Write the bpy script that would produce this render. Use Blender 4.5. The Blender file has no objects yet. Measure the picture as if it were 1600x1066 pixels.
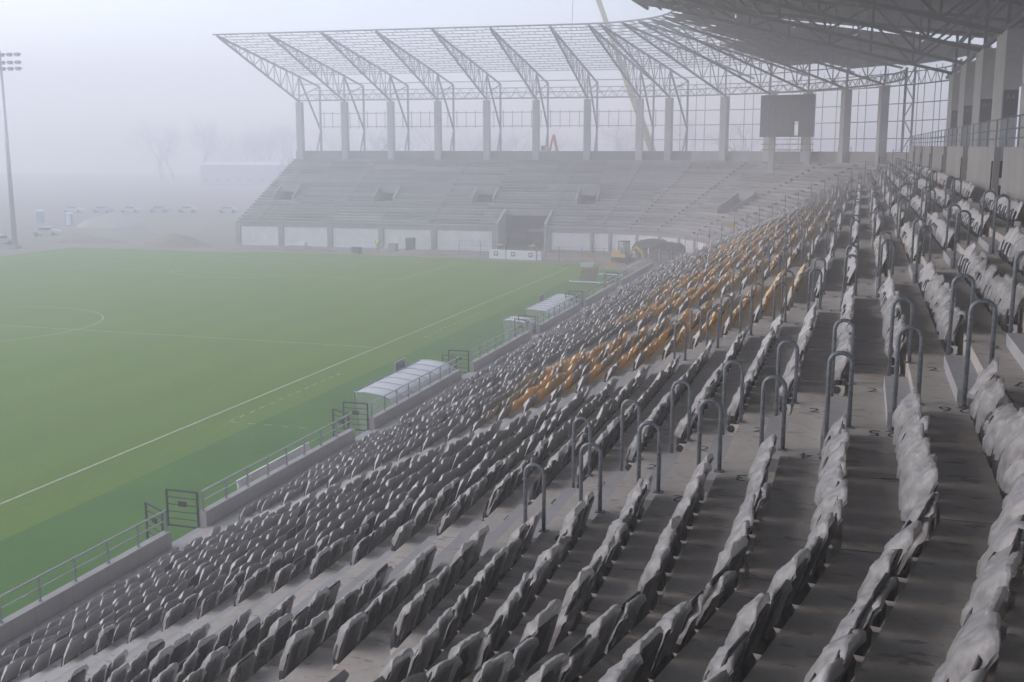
import bpy, bmesh, math, random
import numpy as np
from mathutils import Vector, Matrix, noise
random.seed(7); rng = np.random.default_rng(7)
S = bpy.context.scene
col = S.collection
R = math.radians

# ------------------------------------------------------------------ camera, sky, sun, exposure
CAM = Vector((31.297, -68.155, 13.744)); PITCH, YAW = R(10.1225), R(17.5204)
cam = bpy.data.cameras.new('camera'); cam.sensor_width = 36.0; cam.lens = 1711.17 / 1600 * 36.0
cam.clip_start = 0.1; cam.clip_end = 3000
camo = bpy.data.objects.new('camera', cam); col.objects.link(camo)
camo.location = CAM; camo.rotation_euler = (R(90) - PITCH, 0, YAW)
S.camera = camo
W = bpy.data.worlds.new('World'); S.world = W; W.use_nodes = True
wn = W.node_tree.nodes; wl = W.node_tree.links
bg = wn['Background']; sky = wn.new('ShaderNodeTexSky'); sky.sky_type = 'NISHITA'; sky.sun_disc = False
SUN_EL, SUN_AZ = R(27), R(-98)            # azimuth from +Y towards +X
sky.sun_elevation = SUN_EL; sky.sun_rotation = SUN_AZ
sky.air_density = 1.0; sky.dust_density = 1.5; sky.ozone_density = 1.0
hs = wn.new('ShaderNodeHueSaturation'); hs.inputs['Saturation'].default_value = 0.78
tn_ = wn.new('ShaderNodeMix'); tn_.data_type = 'RGBA'; tn_.blend_type = 'MULTIPLY'; tn_.inputs['Factor'].default_value = 1.0; tn_.inputs['B'].default_value = (1.0, .955, 1.0, 1)
wl.new(sky.outputs[0], hs.inputs['Color']); wl.new(hs.outputs[0], tn_.inputs['A']); wl.new(tn_.outputs['Result'], bg.inputs['Color'])
bg.inputs['Strength'].default_value = 0.15
sl = bpy.data.lights.new('sun', 'SUN'); sl.energy = 0.7; sl.angle = R(100); sl.color = (1.0, 0.98, 0.955)
so = bpy.data.objects.new('sun', sl); col.objects.link(so); so.location = (-60, 0, 90)
sd = Vector((math.sin(SUN_AZ) * math.cos(SUN_EL), math.cos(SUN_AZ) * math.cos(SUN_EL), math.sin(SUN_EL)))
so.rotation_euler = sd.to_track_quat('Z', 'Y').to_euler()
S.view_settings.view_transform = 'Standard'; S.view_settings.look = 'None'
S.view_settings.exposure = 1.25; S.view_settings.gamma = 1.0; S.view_settings.use_curve_mapping = False
S.cycles.volume_bounces = 5; S.cycles.max_bounces = 9; S.cycles.transparent_max_bounces = 12
S.cycles.diffuse_bounces = 3; S.cycles.glossy_bounces = 1; S.cycles.transmission_bounces = 3
S.cycles.caustics_reflective = False; S.cycles.caustics_refractive = False
S.cycles.sample_clamp_indirect = 8; S.cycles.use_denoising = True; S.cycles.use_light_tree = False
HAZE_DENSITY = 0.0052

# ------------------------------------------------------------------ materials
def nt(name):
    m = bpy.data.materials.new(name); m.use_nodes = True
    n = m.node_tree.nodes; l = m.node_tree.links
    return m, n, l, n['Principled BSDF']
def coords(n, l, kind='Object', scale=(1, 1, 1)):
    tc = n.new('ShaderNodeTexCoord'); mp = n.new('ShaderNodeMapping'); mp.inputs['Scale'].default_value = scale
    l.new(tc.outputs[kind], mp.inputs['Vector']); return mp.outputs[0]
def world_pos(n, l, scale=(1, 1, 1)):
    g = n.new('ShaderNodeNewGeometry'); mp = n.new('ShaderNodeMapping'); mp.inputs['Scale'].default_value = scale
    l.new(g.outputs['Position'], mp.inputs['Vector']); return mp.outputs[0]
def noi(n, l, vec, scale, detail=4, rough=.55):
    t = n.new('ShaderNodeTexNoise'); t.inputs['Scale'].default_value = scale; t.inputs['Detail'].default_value = detail
    t.inputs['Roughness'].default_value = rough; l.new(vec, t.inputs['Vector']); return t.outputs['Fac']
def ramp(n, l, fac, stops):
    r = n.new('ShaderNodeValToRGB'); e = r.color_ramp.elements
    e[0].position, e[0].color = stops[0][0], (*stops[0][1], 1)
    e[1].position, e[1].color = stops[1][0], (*stops[1][1], 1)
    for p, c in stops[2:]:
        k = e.new(p); k.color = (*c, 1)
    l.new(fac, r.inputs['Fac']); return r.outputs['Color']
def mixc(n, l, fac, a, b, mode='MIX'):
    m = n.new('ShaderNodeMix'); m.data_type = 'RGBA'; m.blend_type = mode
    for sock, v in ((m.inputs['Factor'], fac), (m.inputs['A'], a), (m.inputs['B'], b)):
        if hasattr(v, 'node'): l.new(v, sock)
        elif isinstance(v, (tuple, list)): sock.default_value = (*v, 1)
        else: sock.default_value = v
    return m.outputs['Result']
def bump(n, l, b, h, strength, dist=.02):
    k = n.new('ShaderNodeBump'); k.inputs['Strength'].default_value = strength; k.inputs['Distance'].default_value = dist
    l.new(h, k.inputs['Height']); l.new(k.outputs[0], b.inputs['Normal'])
def g3(v): return (v, v, v)
def simple(name, c, rough=.6, metal=0, var=.12, scale=6.0, bmp=.0):
    m, n, l, b = nt(name)
    v = world_pos(n, l); f = noi(n, l, v, scale)
    lo = tuple(x * (1 - var) for x in c); hi = tuple(min(1, x * (1 + var)) for x in c)
    l.new(ramp(n, l, f, [(.3, lo), (.7, hi)]), b.inputs['Base Color'])
    b.inputs['Roughness'].default_value = rough; b.inputs['Metallic'].default_value = metal
    if bmp: bump(n, l, b, noi(n, l, v, scale * 8), bmp)
    return m
def concrete(name, c, rust=0.0, damp=0.0, tint=.16):
    m, n, l, b = nt(name)
    v = world_pos(n, l)
    big = noi(n, l, v, .55, 3, .6); mid = noi(n, l, v, 4.5, 4, .62); fine = noi(n, l, v, 60, 1)
    lo = tuple(x * .74 for x in c); hi = tuple(x * 1.2 for x in c)
    cc = ramp(n, l, big, [(.28, lo), (.72, hi)])
    cc = mixc(n, l, .45, cc, ramp(n, l, mid, [(.3, tuple(x * .78 for x in c)), (.7, tuple(x * 1.16 for x in c))]))
    cc = mixc(n, l, .15, cc, ramp(n, l, fine, [(.3, tuple(x * .6 for x in c)), (.7, tuple(x * 1.35 for x in c))]))
    oi = n.new('ShaderNodeObjectInfo')
    cc = mixc(n, l, 1.0, cc, ramp(n, l, oi.outputs['Random'], [(0, g3(1 - tint)), (1, g3(1.0))]), 'MULTIPLY')
    streak = noi(n, l, world_pos(n, l, (7, 7, .6)), 1.0, 2)
    cc = mixc(n, l, ramp(n, l, streak, [(.52, g3(0)), (.8, g3(.35))]), cc, tuple(x * .45 for x in c))
    if rust:
        rm = noi(n, l, world_pos(n, l, (1, .6, 1)), 1.7, 3, .62)
        cc = mixc(n, l, ramp(n, l, rm, [(.60, g3(0)), (.78, g3(rust))]), cc, (.42, .25, .12))
    if damp:
        dm = noi(n, l, world_pos(n, l, (1, 2.6, 1)), 3.1, 3, .5)
        cc = mixc(n, l, ramp(n, l, dm, [(.61, g3(0)), (.65, g3(damp))]), cc, tuple(x * .38 for x in c))
    l.new(cc, b.inputs['Base Color'])
    l.new(ramp(n, l, mid, [(.3, g3(.62)), (.7, g3(.9))]), b.inputs['Roughness'])
    bump(n, l, b, noi(n, l, v, 25, 2), .25, .01)
    return m
M = {}
M['terrace'] = concrete('terrace_concrete', (.55, .525, .49), rust=.45, damp=.6)
M['terrace_far'] = concrete('bare_terrace_concrete', (.40, .395, .385), tint=.42)
M['step'] = concrete('step_concrete', (.41, .42, .44), tint=.1, rust=.3)
M['step_dark'] = concrete('raw_step_concrete', (.33, .33, .33))
M['wall'] = concrete('wall_concrete', (.38, .375, .365))
M['column'] = concrete('column_concrete', (.52, .515, .50))
M['panel'] = concrete('pale_panel', (.80, .79, .79), tint=.08)
M['dark'] = simple('passage_shade', (.05, .05, .052), .9)  # near-black colour painted in for the shade deep inside the passages
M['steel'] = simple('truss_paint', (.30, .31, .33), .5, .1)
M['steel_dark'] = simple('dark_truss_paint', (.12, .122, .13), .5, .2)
M['galv'] = simple('galvanised_tube', (.20, .225, .25), .45, .35, .3, 22)
M['galv_light'] = simple('bright_galvanised', (.50, .52, .54), .4, .5, .15, 14)
M['black'] = simple('black_plastic', (.032, .032, .035), .45)
M['blackmetal'] = simple('black_paint', (.014, .015, .017), .5, 0)
M['orange'] = simple('orange_plastic', (1.0, .58, .05), .45)
M['yellowseat'] = simple('yellow_plastic', (.85, .50, .04), .45)
M['bracket'] = simple('bracket_steel', (.74, .73, .69), .6, 0)
M['numpaint'] = simple('number_paint', (.045, .05, .055), .8, 0, .3, 30)
M['numpatch'] = concrete('scrubbed_patch', (.50, .49, .465), tint=.05)
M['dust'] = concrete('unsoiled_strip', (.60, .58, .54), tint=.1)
M['white'] = simple('white_sheet', (.78, .79, .80), .6)
M['linepaint'] = simple('line_paint', (.34, .42, .26), .9, 0, .3, 3)
M['yellow'] = simple('machine_yellow', (.58, .38, .05), .5)
M['craneyellow'] = simple('crane_yellow', (.50, .46, .30), .5)
M['lift'] = simple('lift_orange', (.72, .22, .09), .5)
M['glass'] = simple('tinted_glass', (.10, .12, .13), .15)
M['tarp'] = simple('dark_net', (.075, .078, .09), .9, 0, .45, 2.5, .5)
M['hivis'] = simple('hi_vis_cloth', (.60, .85, .08), .8)
M['trousers'] = simple('dark_cloth', (.06, .065, .08), .9)
M['skin'] = simple('skin', (.55, .36, .27), .6)
M['bark'] = simple('bark', (.11, .085, .07), .9, 0, .3, 5)
M['twig'] = simple('twigs', (.14, .105, .085), .9, 0, .3, 3)
M['blue'] = simple('blue_plastic', (.12, .25, .48), .5)
M['red'] = simple('red_paint', (.55, .08, .07), .6)
M['navy'] = simple('navy_paint', (.07, .09, .22), .6)
M['greytext'] = simple('pale_print', (.55, .58, .66), .7)
M['rubber'] = simple('rubber', (.03, .03, .03), .9)
M['block'] = concrete('grey_block', (.36, .34, .31))
M['wood'] = simple('weathered_plank', (.27, .21, .15), .8, 0, .3, 4)
M['banner'] = simple('grey_banner', (.055, .055, .06), .7)
M['bannertext'] = simple('banner_letter', (.30, .30, .31), .7)
M['shed'] = simple('shed_wall', (.30, .36, .46), .7)
M['shedroof'] = simple('shed_roof', (.72, .75, .78), .6)
M['carwhite'] = simple('car_white', (.50, .51, .53), .3)
def mk_deck():
    m, n, l, b = nt('roof_deck')
    v = world_pos(n, l)
    l.new(ramp(n, l, noi(n, l, v, .6), [(.3, (.17, .17, .178)), (.7, (.23, .23, .238))]), b.inputs['Base Color'])
    b.inputs['Roughness'].default_value = .45; b.inputs['Metallic'].default_value = .25
    w = n.new('ShaderNodeTexWave'); w.wave_type = 'BANDS'; w.bands_direction = 'Y'; w.inputs['Scale'].default_value = 1.2
    l.new(v, w.inputs['Vector']); bump(n, l, b, w.outputs['Fac'], .6, .05)
    return m
M['deck'] = mk_deck()
def mk_grass():
    m, n, l, b = nt('pitch_grass')
    v = world_pos(n, l)
    a = noi(n, l, v, .09, 5, .6); f = noi(n, l, v, 3.5, 6, .7); ff = noi(n, l, v, 24, 4, .7)
    c = ramp(n, l, a, [(.3, (.098, .205, .001)), (.7, (.128, .245, .002))])
    c = mixc(n, l, .5, c, ramp(n, l, f, [(.3, (.078, .168, .001)), (.7, (.150, .268, .003))]))
    c = mixc(n, l, .25, c, ramp(n, l, ff, [(.3, (.026, .08, .006)), (.7, (.11, .21, .03))]))
    w = n.new('ShaderNodeTexWave'); w.wave_type = 'BANDS'; w.bands_direction = 'X'; w.inputs['Scale'].default_value = .057
    w.inputs['Distortion'].default_value = .6; w.inputs['Detail'].default_value = 1
    l.new(v, w.inputs['Vector'])
    c = mixc(n, l, 1.0, c, ramp(n, l, w.outputs['Fac'], [(.38, g3(.94)), (.62, g3(1.0))]), 'MULTIPLY')
    l.new(c, b.inputs['Base Color']); b.inputs['Roughness'].default_value = .9
    b.inputs['Specular IOR Level'].default_value = .15
    bump(n, l, b, ff, .5, .05)
    return m
M['grass'] = mk_grass()
def mk_turf():
    m, n, l, b = nt('artificial_turf')
    v = world_pos(n, l)
    c = ramp(n, l, noi(n, l, v, .25, 4), [(.3, (.042, .140, .001)), (.7, (.060, .180, .002))])
    c = mixc(n, l, .3, c, ramp(n, l, noi(n, l, v, 30, 3), [(.3, (.014, .075, .004)), (.7, (.042, .16, .010))]))
    sp = noi(n, l, v, 9, 1)
    c = mixc(n, l, ramp(n, l, sp, [(.80, g3(0)), (.82, g3(.8))]), c, (.6, .62, .55))
    l.new(c, b.inputs['Base Color']); b.inputs['Roughness'].default_value = .85; b.inputs['Specular IOR Level'].default_value = .2
    return m
M['turf'] = mk_turf()
def mk_soil():
    m, n, l, b = nt('site_soil')
    v = world_pos(n, l)
    a = noi(n, l, v, .12, 6, .65); f = noi(n, l, v, 1.4, 6, .65)
    c = ramp(n, l, a, [(.3, (.15, .125, .10)), (.55, (.235, .195, .155)), (.75, (.29, .26, .22))])
    c = mixc(n, l, .45, c, ramp(n, l, f, [(.3, (.11, .09, .07)), (.7, (.33, .29, .24))]))
    l.new(c, b.inputs['Base Color']); b.inputs['Roughness'].default_value = .95
    bump(n, l, b, f, .8, .12)
    return m
M['soil'] = mk_soil()
def crease(n, l, b):
    f = noi(n, l, world_pos(n, l, (1, 1, .45)), 7, 2, .5); f2 = noi(n, l, world_pos(n, l, (1, 1.3, .7)), 19, 3, .55)
    def ridge(x):
        s_ = n.new('ShaderNodeMath'); s_.operation = 'SUBTRACT'; s_.inputs[1].default_value = .5; l.new(x, s_.inputs[0])
        a_ = n.new('ShaderNodeMath'); a_.operation = 'ABSOLUTE'; l.new(s_.outputs[0], a_.inputs[0]); return a_.outputs[0]
    m_ = n.new('ShaderNodeMath'); m_.operation = 'MULTIPLY_ADD'; m_.inputs[1].default_value = .5; l.new(ridge(f2), m_.inputs[0]); l.new(ridge(f), m_.inputs[2])
    bump(n, l, b, m_.outputs[0], .7, .02)
def mk_wrapped(name, shell):
    m, n, l, b = nt(name)
    at = n.new('ShaderNodeAttribute'); at.attribute_name = 'loose'
    f = noi(n, l, world_pos(n, l, (1, 1, .55)), 16, 4, .65)
    film = ramp(n, l, f, [(.3, (.40, .40, .405)), (.7, (.56, .56, .565))])
    tight = mixc(n, l, .54 if shell[0] < .5 else .14, shell, film)
    fc = at.outputs['Fac']
    if shell[0] > .5:
        mm = n.new('ShaderNodeMath'); mm.operation = 'MULTIPLY'; mm.inputs[1].default_value = .62; l.new(fc, mm.inputs[0]); fc = mm.outputs[0]
    l.new(mixc(n, l, fc, tight, film), b.inputs['Base Color'])
    b.inputs['Roughness'].default_value = .42; crease(n, l, b)
    return m
def mk_cover():
    m, n, l, b = nt('plastic_cover')
    at = n.new('ShaderNodeAttribute'); at.attribute_name = 'loose'
    v = world_pos(n, l)
    f = noi(n, l, world_pos(n, l, (1, 1, .55)), 16, 4, .65)
    l.new(ramp(n, l, f, [(.3, (.40, .40, .405)), (.7, (.56, .56, .565))]), b.inputs['Base Color'])
    b.inputs['Roughness'].default_value = .30; b.inputs['Specular IOR Level'].default_value = .6
    crease(n, l, b)
    tr = n.new('ShaderNodeBsdfTransparent'); tl = n.new('ShaderNodeBsdfTranslucent'); tl.inputs['Color'].default_value = (.6, .6, .61, 1)
    mx0 = n.new('ShaderNodeMixShader'); mx0.inputs[0].default_value = .22
    l.new(b.outputs[0], mx0.inputs[1]); l.new(tl.outputs[0], mx0.inputs[2])
    mr = n.new('ShaderNodeMapRange'); mr.inputs['To Min'].default_value = COVER_LO; mr.inputs['To Max'].default_value = COVER_HI
    l.new(at.outputs['Fac'], mr.inputs['Value'])
    pn = ramp(n, l, noi(n, l, world_pos(n, l, (1, 1, .7)), 10, 3, .6), [(.34, g3(.74)), (.60, g3(1.0))])
    mu = n.new('ShaderNodeMath'); mu.operation = 'MULTIPLY'; l.new(mr.outputs[0], mu.inputs[0]); l.new(pn, mu.inputs[1])
    mx = n.new('ShaderNodeMixShader'); l.new(mu.outputs[0], mx.inputs[0]); l.new(tr.outputs[0], mx.inputs[1]); l.new(mx0.outputs[0], mx.inputs[2])
    l.new(mx.outputs[0], n['Material Output'].inputs['Surface'])
    return m
COVER_LO, COVER_HI = .44, .92
M['cover'] = mk_cover()
M['wrap_k'] = mk_wrapped('wrapped_black_seat', (.032, .032, .035)); M['wrap_o'] = mk_wrapped('wrapped_orange_seat', (1.0, .58, .06)); M['wrap_y'] = mk_wrapped('wrapped_yellow_seat', (.85, .50, .04))
def mk_poly():
    m, n, l, b = nt('polycarbonate_sheet')
    b.inputs['Base Color'].default_value = (.74, .76, .78, 1); b.inputs['Roughness'].default_value = .3
    tr = n.new('ShaderNodeBsdfTransparent'); tr.inputs['Color'].default_value = (.85, .9, .87, 1)
    mx = n.new('ShaderNodeMixShader'); mx.inputs[0].default_value = .86
    l.new(tr.outputs[0], mx.inputs[1]); l.new(b.outputs[0], mx.inputs[2]); l.new(mx.outputs[0], n['Material Output'].inputs['Surface'])
    return m
M['poly'] = mk_poly()
def mk_clear():
    m, n, l, b = nt('clear_sheet')
    b.inputs['Base Color'].default_value = (.6, .66, .62, 1); b.inputs['Roughness'].default_value = .15
    tr = n.new('ShaderNodeBsdfTransparent'); tr.inputs['Color'].default_value = (.86, .92, .88, 1)
    mx = n.new('ShaderNodeMixShader'); mx.inputs[0].default_value = .3
    l.new(tr.outputs[0], mx.inputs[1]); l.new(b.outputs[0], mx.inputs[2]); l.new(mx.outputs[0], n['Material Output'].inputs['Surface'])
    return m
M['clear'] = mk_clear()

# ------------------------------------------------------------------ mesh helpers
class MB:
    def __init__(s): s.v = []; s.f = []; s.m = []; s.cur = 0
    def add(s, vs, fs):
        o = len(s.v); s.v += [tuple(p) for p in vs]; s.f += [tuple(i + o for i in f) for f in fs]; s.m += [s.cur] * len(fs); return s
    def box(s, x0, x1, y0, y1, z0, z1):
        return s.add([(x0, y0, z0), (x1, y0, z0), (x1, y1, z0), (x0, y1, z0), (x0, y0, z1), (x1, y0, z1), (x1, y1, z1), (x0, y1, z1)],
                     [(0, 3, 2, 1), (4, 5, 6, 7), (0, 1, 5, 4), (1, 2, 6, 5), (2, 3, 7, 6), (3, 0, 4, 7)])
    def bar(s, p, q, w, h=None, up=(0, 0, 1)):
        h = h or w; p = Vector(p); q = Vector(q); d = (q - p).normalized(); u = Vector(up)
        if abs(d.dot(u)) > .98: u = Vector((0, 1, 0))
        a = d.cross(u).normalized(); b = a.cross(d).normalized(); a *= w / 2; b *= h / 2
        vs = [c + x for c in (p, q) for x in (-a - b, a - b, a + b, -a + b)]
        return s.add(vs, [(0, 1, 2, 3), (7, 6, 5, 4), (0, 4, 5, 1), (1, 5, 6, 2), (2, 6, 7, 3), (3, 7, 4, 0)])
    def tube(s, pts, r, n=6, r2=None, caps=True):
        pts = [Vector(p) for p in pts]; k = len(pts); rings = []; vs = []; prev = None
        for i, p in enumerate(pts):
            d = (pts[min(i + 1, k - 1)] - pts[max(i - 1, 0)]).normalized()
            if prev is None:
                u = Vector((0, 0, 1)) if abs(d.z) < .9 else Vector((0, 1, 0)); a = d.cross(u).normalized()
            else: a = (prev - d * prev.dot(d)).normalized()
            prev = a; b = d.cross(a); rr = r if r2 is None else r + (r2 - r) * i / (k - 1)
            vs += [p + (a * math.cos(2 * math.pi * j / n) + b * math.sin(2 * math.pi * j / n)) * rr for j in range(n)]
        fs = [(i * n + j, i * n + (j + 1) % n, (i + 1) * n + (j + 1) % n, (i + 1) * n + j) for i in range(k - 1) for j in range(n)]
        if caps: fs += [tuple(range(n - 1, -1, -1)), tuple((k - 1) * n + j for j in range(n))]
        return s.add(vs, fs)
    def prism(s, sections):
        n = len(sections[0]); k = len(sections); vs = [p for sec in sections for p in sec]
        fs = [(i * n + j, i * n + (j + 1) % n, (i + 1) * n + (j + 1) % n, (i + 1) * n + j) for i in range(k - 1) for j in range(n)]
        fs += [tuple(range(n - 1, -1, -1)), tuple((k - 1) * n + j for j in range(n))]
        return s.add(vs, fs)
    def mesh(s, name, mats, smooth=False):
        me = bpy.data.meshes.new(name); me.from_pydata([tuple(v) for v in s.v], [], s.f)
        for m in (mats if isinstance(mats, (list, tuple)) else [mats]): me.materials.append(m)
        if len(me.materials) > 1: me.polygons.foreach_set('material_index', s.m)
        if smooth: me.polygons.foreach_set('use_smooth', [True] * len(me.polygons))
        me.update(); return me
    def build(s, name, mats, parent=None, smooth=False): return link(name, s.mesh(name, mats, smooth), parent)
def link(name, me, parent=None, loc=None, rot=None):
    o = bpy.data.objects.new(name, me); col.objects.link(o)
    if parent: o.parent = parent
    if loc is not None: o.location = loc
    if rot is not None: o.rotation_euler = rot
    return o
def tag(o, label=None, cat=None, group=None, kind=None):
    if label: o['label'] = label
    if cat: o['category'] = cat
    if group: o['group'] = group
    if kind: o['kind'] = kind
    return o
def thing(name, label, cat, loc=(0, 0, 0), rz=0, group=None, kind=None):
    return tag(link(name, None, None, loc, (0, 0, rz)), label, cat, group, kind)
def fix_normals(me):
    bm = bmesh.new(); bm.from_mesh(me); bmesh.ops.recalc_face_normals(bm, faces=bm.faces); bm.to_mesh(me); bm.free(); return me
def numword(n):
    lo = ['zero', 'one', 'two', 'three', 'four', 'five', 'six', 'seven', 'eight', 'nine', 'ten', 'eleven', 'twelve', 'thirteen', 'fourteen', 'fifteen', 'sixteen', 'seventeen', 'eighteen', 'nineteen']
    return lo[n] if n < 20 else 'twenty' + ('-' + lo[n - 20] if n > 20 else '') if n < 30 else 'thirty'
def ordinal(n):
    w = ['first', 'second', 'third', 'fourth', 'fifth', 'sixth', 'seventh', 'eighth', 'ninth', 'tenth', 'eleventh', 'twelfth', 'thirteenth', 'fourteenth',
         'fifteenth', 'sixteenth', 'seventeenth', 'eighteenth', 'nineteenth', 'twentieth', 'twenty-first', 'twenty-second', 'twenty-third', 'twenty-fourth', 'twenty-fifth']
    return w[n] if n < len(w) else '%dth' % (n + 1)
_fw = Vector((-math.sin(YAW) * math.cos(PITCH), math.cos(YAW) * math.cos(PITCH), -math.sin(PITCH)))
_rt = Vector((math.cos(YAW), math.sin(YAW), 0)); _up = _rt.cross(_fw)
def project(p):
    d = Vector(p) - CAM; z = d.dot(_fw)
    if z <= .1: return None
    return 800 + 1711.17 * d.dot(_rt) / z, 533 - 1711.17 * d.dot(_up) / z, z
def seen(p, m=30):
    q = project(p)
    return q is not None and -m < q[0] < 1600 + m and -m < q[1] < 1066 + m

# ------------------------------------------------------------------ ground, pitch, markings
b = MB(); N = 40; xs = np.linspace(-400, 400, N)
tag(MB().add([(-400, -300, -.06), (400, -300, -.06), (400, 400, -.06), (-400, 400, -.06)], [(0, 1, 2, 3)]).build('ground', M['soil']), kind='structure')
def sheet(name, x0, x1, y0, y1, z, mat): return tag(MB().add([(x0, y0, z), (x1, y0, z), (x1, y1, z), (x0, y1, z)], [(0, 1, 2, 3)]).build(name, mat), kind='structure')
pb = MB(); edge = []
for i in range(61): edge.append((-71.5 + 74.5 * i / 60, 56.9 + .35 * noise.noise(Vector((i * .35, 3, 0))) + (2.2 if -45 < -71.5 + 74.5 * i / 60 < -12 else 0), 0))
n = len(edge); pts = [(e[0], -62, 0) for e in edge] + edge
pb.add(pts, [(i, i + 1, n + i + 1, n + i) for i in range(n - 1)])
tag(pb.build('pitch', M['grass']), kind='structure')
sheet('artificial_turf_strip', 3.0, 11.3, -62, 52, .004, M['turf'])
lb = MB(); lz = .008
def hline(x0, y0, x1, y1, w=.12):
    d = Vector((x1 - x0, y1 - y0, 0)).normalized(); a = Vector((-d.y, d.x, 0)) * w / 2
    lb.add([(x0 - a.x, y0 - a.y, lz), (x0 + a.x, y0 + a.y, lz), (x1 + a.x, y1 + a.y, lz), (x1 - a.x, y1 - a.y, lz)], [(0, 3, 2, 1)])
for x in (0, -68): hline(x, -52.5, x, 52.5, .14)
for y in (-52.5, 52.5): hline(-68, y, 0, y)
hline(-68, 0, 0, 0)
for sgn in (1, -1):
    for hw, dp in ((20.16, 16.5), (9.16, 5.5)):
        y0 = 52.5 * sgn; y1 = (52.5 - dp) * sgn
        hline(-34 - hw, y0, -34 - hw, y1); hline(-34 + hw, y0, -34 + hw, y1); hline(-34 - hw, y1, -34 + hw, y1)
def arc(cx, cy, r, a0, a1, k):
    for i in range(k):
        t0 = a0 + (a1 - a0) * i / k; t1 = a0 + (a1 - a0) * (i + 1) / k
        hline(cx + r * math.cos(t0), cy + r * math.sin(t0), cx + r * math.cos(t1), cy + r * math.sin(t1))
arc(-34, 0, 9.15, 0, 2 * math.pi, 72); arc(0, 52.5, 1, math.pi, 1.5 * math.pi, 6); arc(-34, 41.5, 9.15, R(217), R(323), 20)
lz = .012
for ys in (-21.2, 5.0):
    for i in range(5): hline(1.6 + i * .95, ys, 2.0 + i * .95, ys, .09)
    for i in range(13): hline(1.5, ys + i * 1.0, 1.5, ys + i * 1.0 + .45, .09)
tag(lb.build('pitch_markings', M['linepaint']), kind='structure')

# ------------------------------------------------------------------ near grandstand geometry
KINK_Y, KINK = -58.5, math.tan(R(12))
zt = lambda r: 9.87 + .362 * (r - 24)
xf = lambda r: 11.3 + .8 * r
def sh(x, y): return x + (y - KINK_Y) * KINK if y < KINK_Y else x
ROWS = 29; Y_END = 41.4
near = thing('seating_stand', 'long grey concrete stand filled with wrapped seats along the touchline', 'grandstand', (30, 0, 0))
NO = Vector((30, 0, 0))
def npart(name, mb, mats, smooth=False, kind=None):
    mb.v = [tuple(Vector(v) - NO) for v in mb.v]; o = mb.build(name, mats, near, smooth)
    if kind: o['kind'] = kind
    return o
def slab(mb, r, y0, y1):
    x, z = xf(r), zt(r); x0 = x if r > 1 else 11.62
    prof = [(x0, z), (x + .90, z), (x + .90, z - .13), (x + .14, z - .13), (x + .14, z - .355), (x0, z - .355)]
    mb.cur = 0; mb.prism([[(sh(px, yy), yy, pz) for px, pz in prof] for yy in (y1, y0)])
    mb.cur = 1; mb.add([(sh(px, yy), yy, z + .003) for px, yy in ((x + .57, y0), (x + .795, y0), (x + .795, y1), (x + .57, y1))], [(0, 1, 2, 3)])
joints = [-76, -68.5, -64.5, -58.5] + [-56.2 + 6.5 * i for i in range(0, 16)] + [51.7]
slabs = []
for r in range(1, ROWS + 1):
    for a, c in zip(joints[:-1], joints[1:]):
        if r < 6 and a > 35: continue
        if c > Y_END and c < 51 : pass
        slabs.append((r, a + .018, c - .018, min((Vector((xf(r), max(a, min(-60, c)), zt(r))) - CAM).length, 1e9)))
slabs.sort(key=lambda t: (not any(seen((xf(t[0]) + .3, y, zt(t[0])), 0) for y in (t[1], (t[1] + t[2]) / 2, t[2])), t[3]))
rest = MB()
for i, (r, a, c, d) in enumerate(slabs):
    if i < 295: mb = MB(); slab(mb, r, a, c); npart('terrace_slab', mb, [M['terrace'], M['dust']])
    else: slab(rest, r, a, c)
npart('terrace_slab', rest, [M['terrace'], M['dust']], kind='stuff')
AISLES = [-54.05 + 13 * k for k in range(8)]          # near edge of each stair; 2.73 m wide
AW = 2.73
STAIR = ['nearest stairs', 'second stairs from the camera', 'third stairs from the camera', 'fourth stairs from the camera', 'fifth stairs from the camera',
         'sixth stairs from the camera', 'seventh stairs from the camera', 'farthest stairs by the mesh fence']
stepme = MB().box(0, .33, 0, AW - .34, 0, .181).mesh('step_block', M['step'])
kerbme = MB().box(0, .30, 0, .8, 0, .181).mesh('step_block', M['step'])
for k, ya in enumerate(AISLES):
    for r in range(1, ROWS):
        link('step_block', stepme, near, Vector((xf(r) + .47, ya + .17, zt(r) + .001)) - NO)
# painted row numbers: digit outlines from a font curve
digit = {}
for ch in '0123456789A':
    cu = bpy.data.curves.new('digit', 'FONT'); cu.body = ch; cu.size = .34; cu.align_x = 'CENTER'; cu.align_y = 'CENTER'; cu.resolution_u = 2
    to = bpy.data.objects.new('digit', cu); me = bpy.data.meshes.new_from_object(to)
    digit[ch] = ([tuple(v.co) for v in me.vertices], [tuple(p.vertices) for p in me.polygons])
    bpy.data.objects.remove(to); bpy.data.meshes.remove(me)
def number_mesh(txt, mb, size=1.0, gap=.24):
    for i, ch in enumerate(txt):
        vs, fs = digit[ch]; off = (i - (len(txt) - 1) / 2) * gap
        mb.add([(x * size * .95 + off, y * size * 1.05, z) for x, y, z in vs], fs)
patch_me = MB().box(-.32, .30, -.19, .19, 0, .004).mesh('number_patch', M['numpatch']); num_me = {}
for k in range(3):
    ya = AISLES[k]
    for r in range(2, ROWS):
        if r not in num_me:
            t = MB(); number_mesh(str(r), t, 1.1, .21); num_me[r] = t.mesh('row_number', M['numpaint'])
        for side in (0, 1):
            y = ya - .2 if side == 0 else ya + AW - .42
            pm = link('number_patch', patch_me, near, Vector((xf(r) + .42, y, zt(r) + .001)) - NO)
            link('row_number', num_me[r], pm, (0, 0, .007), (0, 0, math.pi if side == 0 else 0))
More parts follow.
